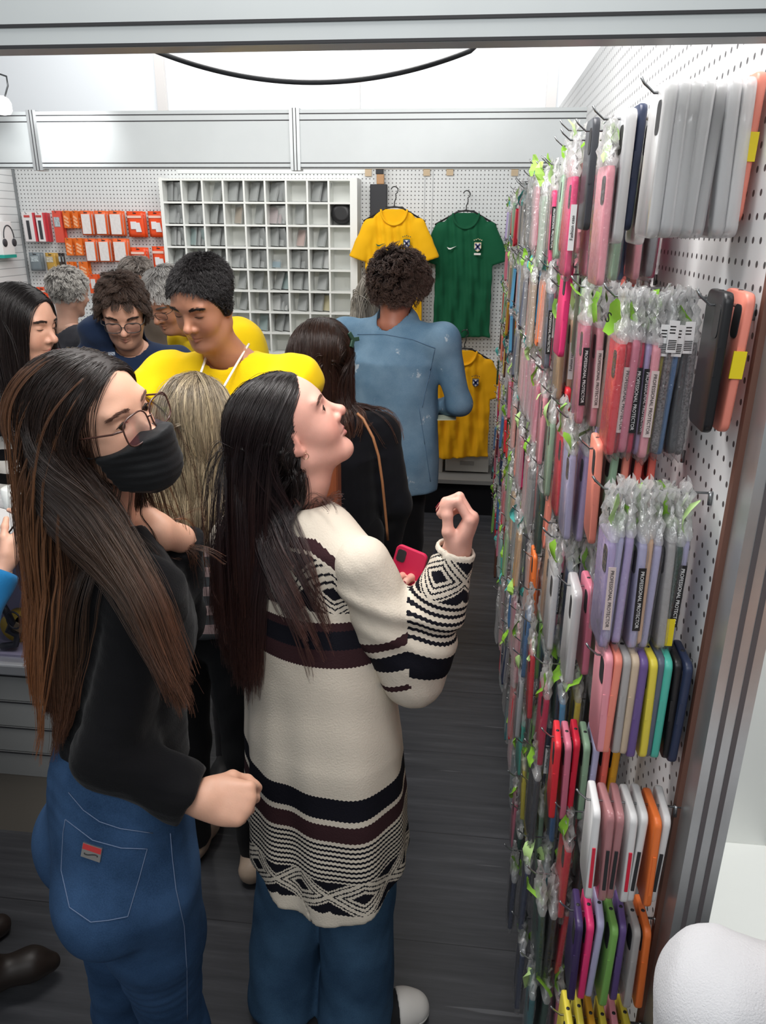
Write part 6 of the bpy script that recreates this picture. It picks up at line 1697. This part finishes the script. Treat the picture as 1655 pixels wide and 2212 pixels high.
def text_strip(parent, body, m_bg, m_fg, size=.0075, z=-.13, length=.085, up=False):
    y = -.0432
    st = MB().box((-.0048, y, z - length / 2), (.0048, y + .0006, z + length / 2)).build('label_strip', m_bg, parent)
    t = inst('lettering', text_mesh(body, size), m_fg, st)
    fwd = Vector((0, 0, 1 if up else -1)); nn = Vector((0, -1, 0)); upv = nn.cross(fwd)
    t.matrix_local = Matrix(((fwd.x, upv.x, nn.x, 0), (fwd.y, upv.y, nn.y, y - .0004), (fwd.z, upv.z, nn.z, z), (0, 0, 0, 1)))
    return st
m_blk = mat('label_black', '#1a1a1c', .4); m_wht = mat('label_white', '#efefef', .4); m_yel = mat('label_yellow', '#f0d820', .4)
N_CASE = [0]
def add_case(kind, color, x, y, z, label, tilt=0.0, extra=None):
    """z is the height of the hook the case hangs from"""
    N_CASE[0] += 1
    r = empty('phone_case', (x, y, z)); r.rotation_euler = (prng.uniform(-.03, .03), tilt, prng.uniform(-.06, .06))
    tag(r, label, 'phone case', 'phone cases on the right pegboard')
    cm = case_material(color)
    if kind == 'bare':
        zc = -.0775 + .016
        s = inst('shell', ME_SHELL, cm, r, (0, 0, zc))
        inst('camera_opening', ME_CAM, m_dark, r, (0, 0, zc)); inst('port_hole', ME_HOLE, m_dark, r, (0, -.0, zc)); inst('side_button', ME_SIDE, cm, r, (0, 0, zc))
    elif kind == 'blister':
        zc = -.0775 + .004
        inst('shell', ME_SHELL, cm, r, (0, 0, zc))
        b_ = inst('blister_tray', ME_SHELL, m_blister, r, (0.001, 0, zc)); b_.scale = (1.35, 1.14, 1.07)
        inst('camera_opening', ME_CAM, m_dark, r, (0, 0, zc))
    elif kind == 'frame':
        zc = -.0775 + .006
        s = inst('shell', ME_SHELL, cm, r, (0, 0, zc))
        for zz in (-.062, .0):
            pass
        sl = MB().box((-.0022, -.0392, -.050), (.0022, -.036, .018)).build('side_slot', m_dark if extra is None else case_material(extra), r); sl.location = (0, 0, zc)
    else:
        zc = -.052 - .0775
        inst('shell', ME_SHELL, cm, r, (0, 0, zc)); inst('camera_opening', ME_CAM, m_dark, r, (0, 0, zc))
        bg = inst('clear_bag', prng.choice(ME_BAG), m_bag, r); inst('bag_header', prng.choice(ME_HEAD), m_head, bg)
        if extra == 'S' or prng.random() < .65:
            tg = inst('price_tag', prng.choice(ME_TAG), m_tag if prng.random() < .7 else m_tag2, r, (prng.uniform(-.012, .0), prng.uniform(-.03, .01), prng.uniform(-.05, -.012)), (prng.uniform(-.6, .6), prng.uniform(-.5, .5), prng.uniform(-.6, .6)))
            if extra == 'S':
                t = inst('lettering', text_mesh('S', .02, .0002), m_blk, tg, (-.009, 0, 0), (math.pi / 2, 0, -math.pi / 2))
        if extra == 'P': text_strip(r, 'PROFESSIONAL PROTECTOR', m_blk, m_wht, .0062, length=.088)
        elif extra == 'p': text_strip(r, 'PROFESSIONAL PROTECTOR', mat('strip_clear', '#d9c7c4', .4), m_blk, .0062, length=.088)
        elif extra == 'F': text_strip(r, 'Fashion case', mat('strip_rose', '#e9a9b0', .4), m_blk, .0095, length=.08, up=True)
        elif extra == 'f': text_strip(r, 'Fashion case', m_wht, m_blk, .0075, length=.07, up=True)
        elif extra == 'bar':
            st = MB().box((-.0062, -.0436, -.070), (.0062, -.0428, -.030)).build('barcode_label', m_wht, r)
            bars = MB()
            for k in range(6): bars.box((-.0050, -.0440, -.066 + k * .0022), (.0050, -.0437, -.066 + k * .0022 + .0011))
            for k in range(3): bars.box((-.0050, -.0440, -.046 + k * .004), (.0020, -.0437, -.046 + k * .004 + .0015))
            bars.build('barcode', m_blk, st)
        elif extra == 'Y': MB().box((-.0055, -.0436, -.195), (.0055, -.0428, -.155)).build('yellow_sticker', m_yel, r)
    if extra == 'y' : MB().box((-.008, -.0400, -.075), (.006, -.0378, -.045)).build('yellow_sticker', m_yel, r)
    return r
def peg(x_tip, y, z, label):
    m = MB().tube([(XW + .004, y, z), (x_tip + .012, y, z), (x_tip, y, z + .010), (x_tip - .004, y, z + .016)], .0017, 6)
    m.tube([(XW - .002, y, z - .016), (XW - .003, y, z + .002)], .003, 6)
    o = m.build('peg_hook', m_hook); tag(o, label, 'hook', 'peg hooks on the right pegboard')
ROWN = ['top', 'second', 'third', 'fourth', 'fifth', 'sixth', 'seventh', 'bottom']
HOOKN = {}
def hook(row, y, z, items, x0=.185, x1=.298, rotj=.03, tiltout=0.0):
    HOOKN[row] = HOOKN.get(row, 0) + 1; k = ORD[HOOKN[row] - 1]
    rn = ROWN[row]
    peg(x0 - .022, y, z, f'steel peg hook, {k} from the end post in the {rn} row of cases')
    n = len(items)
    for i, it in enumerate(items):
        kind, color, ex = (it + (None,))[:3] if isinstance(it, tuple) else ('bag', it, None)
        x = x0 + (x1 - x0) * (i / max(n - 1, 1)) if n > 1 else x0
        what = {'bare': f'bare {color} case', 'blister': f'{color} case in clear tray', 'frame': f'{color} framed case', 'bag': f'bagged {color} case'}[kind]
        nth = ORD[i] + ' from tip'
        add_case(kind, color, x, y + prng.uniform(-.006, .006), z + (prng.uniform(-.006, .004) if kind == 'bag' else 0), f'{what}, {nth}, hook {HOOKN[row]} from end post, {rn} row', tilt=prng.uniform(-rotj, rotj) + tiltout, extra=ex)
B = lambda c, e=None: ('bag', c, e)
# the hooks nearest the end post, read off the photograph
hook(0, 1.02, 2.045, [('blister', 'white'), ('blister', 'pale grey'), ('blister', 'white'), ('blister', 'charcoal'), ('blister', 'white'), ('blister', 'pale grey'), ('blister', 'white'), ('bare', 'salmon', 'y')], .205, .300)
hook(1, 0.915, 1.82, [('bare', 'black'), ('bare', 'salmon', 'y')], .272, .294)
hook(2, 0.955, 1.535 + .052, [B('lilac', 'p'), B('lavender', 'S'), B('lilac'), B('lavender', 'P'), B('peach'), B('lavender'), B('clear'), B('dark green', 'Y'), B('lavender', 'P')], .188, .282)
hook(3, 0.925, 1.362, [('bare', 'pink'), ('bare', 'salmon'), ('bare', 'clear'), ('bare', 'beige'), ('bare', 'purple'), ('bare', 'yellow'), ('bare', 'slate'), ('bare', 'turquoise'), ('bare', 'black'), ('bare', 'navy')], .198, .296)
hook(5, 0.885, 1.155, [('frame', 'white', 'crimson'), ('frame', 'rosy clear'), ('frame', 'rosy clear'), ('frame', 'white', 'crimson'), ('frame', 'white'), ('frame', 'orange', 'orange'), ('frame', 'white')], .200, .292)
hook(6, 0.890, 0.945, [('bare', 'dark purple'), ('bare', 'hot pink'), ('bare', 'lavender'), ('bare', 'green'), ('bare', 'purple'), ('bare', 'clear'), ('bare', 'orange')], .196, .290)
hook(7, 0.875, 0.745, [('bare', 'yellow'), ('bare', 'yellow'), ('bare', 'mustard'), ('bare', 'yellow'), ('bare', 'pink'), ('bare', 'yellow')], .198, .285)
# second rank
hook(0, 1.165, 2.035, [B('pink'), ('blister', 'pale grey'), ('bare', 'navy'), ('blister', 'beige', 'y')], .172, .222)
hook(1, 1.075, 1.815, [B('red', 'S'), B('crimson', 'p'), B('rose'), B('magenta', 'P'), B('lilac', 'P'), B('pink', 'p'), B('yellow', 'bar'), B('glitter grey', 'bar'), B('blue', 'bar'), B('charcoal', 'bar'), B('glitter grey')], .196, .284)
hook(2, 1.10, 1.60, [('bare', 'salmon'), ('bare', 'sage'), ('bare', 'salmon'), ('bare', 'coral'), ('bare', 'coral')], .188, .262)
hook(3, 1.11, 1.375, [('blister', 'white'), ('bare', 'rose'), ('blister', 'white'), ('blister', 'charcoal'), ('blister', 'white'), ('bare', 'black')], .178, .280)
hook(4, 1.09, 1.085 + .02, [('bare', 'red'), ('bare', 'rose'), ('bare', 'crimson'), ('bare', 'sage'), ('bare', 'lavender'), ('bare', 'coral'), ('bare', 'mustard')], .172, .262)
hook(5, 1.05, 0.99, [B('red', 'S'), B('black'), B('brown')], .20, .25)
hook(6, 1.06, 0.84, [B('dark green', 'S'), B('black'), B('crimson'), B('black'), B('navy')], .165, .26)
hook(7, 1.04, 0.66, [B('teal', 'S'), B('dark green'), B('rose'), B('brown'), B('orange')], .165, .26)
# third rank
hook(0, 1.30, 2.035, [('bare', 'charcoal'), ('bare', 'black'), B('sage'), B('pink'), B('grey')], .166, .27)
hook(1, 1.235, 1.815, [B('rose', 'P'), B('pink', 'p'), B('beige'), B('rose'), B('magenta')], .172, .25)
hook(2, 1.25, 1.61, [B('lavender'), B('lilac'), ('bare', 'lilac'), ('bare', 'dark green'), B('purple')], .170, .27)
hook(3, 1.26, 1.395, [B('white', 'S'), B('blue'), B('lavender'), B('teal')], .165, .25)
hook(4, 1.23, 1.16, [B('magenta', 'S'), B('sky blue'), B('yellow', 'S'), B('navy')], .165, .25)
hook(5, 1.22, 0.985, [B('charcoal'), B('blue', 'S'), B('dark green'), B('black')], .160, .26)
hook(6, 1.20, 0.79, [B('navy'), B('teal', 'S'), B('brown'), B('black')], .160, .26)
hook(7, 1.18, 0.60, [B('navy', 'S'), B('charcoal'), B('pink'), B('burgundy')], .160, .26)
ROWPAL = [['blue', 'crimson', 'pink', 'mint', 'sage', 'slate', 'black', 'turquoise', 'lilac', 'sky blue', 'coral', 'grey', 'hot pink', 'rose', 'beige'],
          ['slate', 'coral', 'orange', 'teal', 'beige', 'tan', 'peach', 'grey', 'rose', 'sky blue', 'black', 'hot pink', 'mint', 'pink'],
          ['teal', 'slate', 'charcoal', 'sky blue', 'rose', 'hot pink', 'magenta', 'crimson', 'mustard', 'yellow', 'pink', 'sage', 'red'],
          ['peach', 'rose', 'dark green', 'pale grey', 'magenta', 'yellow', 'brown', 'navy', 'hot pink', 'red', 'salmon', 'charcoal', 'turquoise'],
          ['dark green', 'black', 'clear', 'crimson', 'rose', 'hot pink', 'orange', 'mustard', 'blue', 'green', 'lavender', 'red', 'teal'],
          ['crimson', 'rose', 'white', 'blue', 'pink', 'burgundy', 'magenta', 'pale grey', 'turquoise', 'yellow', 'green', 'navy'],
          ['clear', 'pale grey', 'turquoise', 'red', 'charcoal', 'rose', 'blue', 'burgundy', 'navy', 'pink', 'yellow', 'sage'],
          ['navy', 'dark green', 'charcoal', 'crimson', 'pale grey', 'teal', 'brown', 'rose', 'black', 'pink', 'mustard', 'green']]
ROWZ = [2.04, 1.815, 1.605, 1.39, 1.165, 0.965, 0.765, 0.57]
rest_v, rest_f, rest_c = [], [], []; film_v, film_f = [], []; tags_v, tags_f, tags_c = [], [], []
SHV = np.array([v.co[:] for v in ME_SHELL.vertices]); 
def pr8(w, h, t):
    o = rr(w, h, .011, 1); a = [(-t, p[0], p[1]) for p in o]; b_ = [(t, p[0], p[1]) for p in o]; k = len(o)
    return np.array(a + b_), [tuple(range(k - 1, -1, -1)), tuple(range(k, 2 * k))] + [(i, (i + 1) % k, k + (i + 1) % k, k + i) for i in range(k)]
V8, F8 = pr8(.0375, .0775, .0048)
def meshdata(me): return np.array([v.co[:] for v in me.vertices]), [tuple(p.vertices) for p in me.polygons]
HD = [meshdata(m) for m in ME_HEAD]; TG = [meshdata(m) for m in ME_TAG]; BGD = [meshdata(m) for m in ME_BAG]
col_y = [1.40 + 0.138 * k for k in range(26)]
for k, y in enumerate(col_y):
    for r_ in range(8):
        yy = y + prng.uniform(-.02, .02); z = ROWZ[r_] + prng.uniform(-.022, .022)
        pal = ROWPAL[r_]; base = prng.randrange(len(pal)); n = prng.choice((5, 6, 6, 7))
        if k > 10: n = prng.choice((4, 5))
        items = [pal[(base + (j if prng.random() < .8 else 0)) % len(pal)] for j in range(n)]
        x0 = (.158 if k < 8 else .158 + .0014 * (k - 8)) + prng.uniform(-.006, .02); x1 = .292
        if N_CASE[0] + n <= 300 and k < 5:
            hook(r_, yy, z, [B(c, prng.choice((None, None, 'P', 'S', 'f', 'F' if c in ('crimson', 'pink') else None))) if prng.random() < .82 else ('bare', c) for c in items], x0, x1)
        else:
            HOOKN[r_] += 1
            peg(x0 - .02, yy, z, f'steel peg hook, {ORD[HOOKN[r_] - 1]} from the end post in the {ROWN[r_]} row of cases')
            for j, c in enumerate(items):
                x = x0 + (x1 - x0) * j / max(1, n - 1); dz = prng.uniform(-.008, .004); dy = prng.uniform(-.008, .008); ty = prng.uniform(-.04, .04)
                off = np.array([x, yy + dy, z + dz]); o0 = len(rest_v) and sum(map(len, rest_v))
                q = V8 + [0, 0, -.13]; q = q + np.stack([-q[:, 2] * ty, q[:, 2] * 0, q[:, 2] * 0], 1)
                rest_f += [tuple(i + o0 for i in f) for f in F8]; rest_v.append(q + off); rest_c += [srgb(PAL[c])] * len(V8)
                for src in ((prng.choice(HD),) + ((prng.choice(BGD),) if j < 3 and k < 12 else ())):
                    o1 = sum(map(len, film_v)); film_f += [tuple(i + o1 for i in f) for f in src[1]]; film_v.append(src[0] + off)
                if prng.random() < .55:
                    src = prng.choice(TG); o2 = sum(map(len, tags_v)); a = prng.uniform(-.8, .8); c_, s_ = math.cos(a), math.sin(a)
                    tv = src[0] @ np.array([[c_, s_, 0], [-s_, c_, 0], [0, 0, 1]]).T
                    tags_f += [tuple(i + o2 for i in f) for f in src[1]]; tags_v.append(tv + off + [prng.uniform(-.014, 0), prng.uniform(-.04, 0), prng.uniform(-.045, .0)])
                    tags_c += [srgb(prng.choice(('#8ec63f', '#a5d066', '#b7d98e', '#7fb53a', '#58b7b0')))] * len(tv)
def tint_mat(name, rough):
    m, T, b = node_mat(name); a = T.attr('tint'); T.link(a.outputs['Color'], b.inputs['Base Color']); b.inputs['Roughness'].default_value = rough; return m
me = bpy.data.meshes.new('phone_cases')
n1_, n2_ = sum(map(len, rest_v)), sum(map(len, film_v))
me.from_pydata(np.concatenate(rest_v + film_v + tags_v).tolist(), [], rest_f + [tuple(i + n1_ for i in f) for f in film_f] + [tuple(i + n1_ + n2_ for i in f) for f in tags_f])
me.polygons.foreach_set('material_index', [0] * len(rest_f) + [1] * len(film_f) + [2] * len(tags_f)); me.update()
set_color(me, 'tint', np.array(rest_c + [(1, 1, 1)] * n2_ + tags_c))
o = link_mesh('phone_cases', me, [tint_mat('case_far_colours', .4), film_mat('bag_far_film', white=0.42, fac=0.3, bump=1.0, scale=110), tint_mat('tag_far_colours', .4)])
tag(o, 'mass of coloured bagged phone cases on the farther hooks of the right pegboard', 'phone cases', kind='stuff')
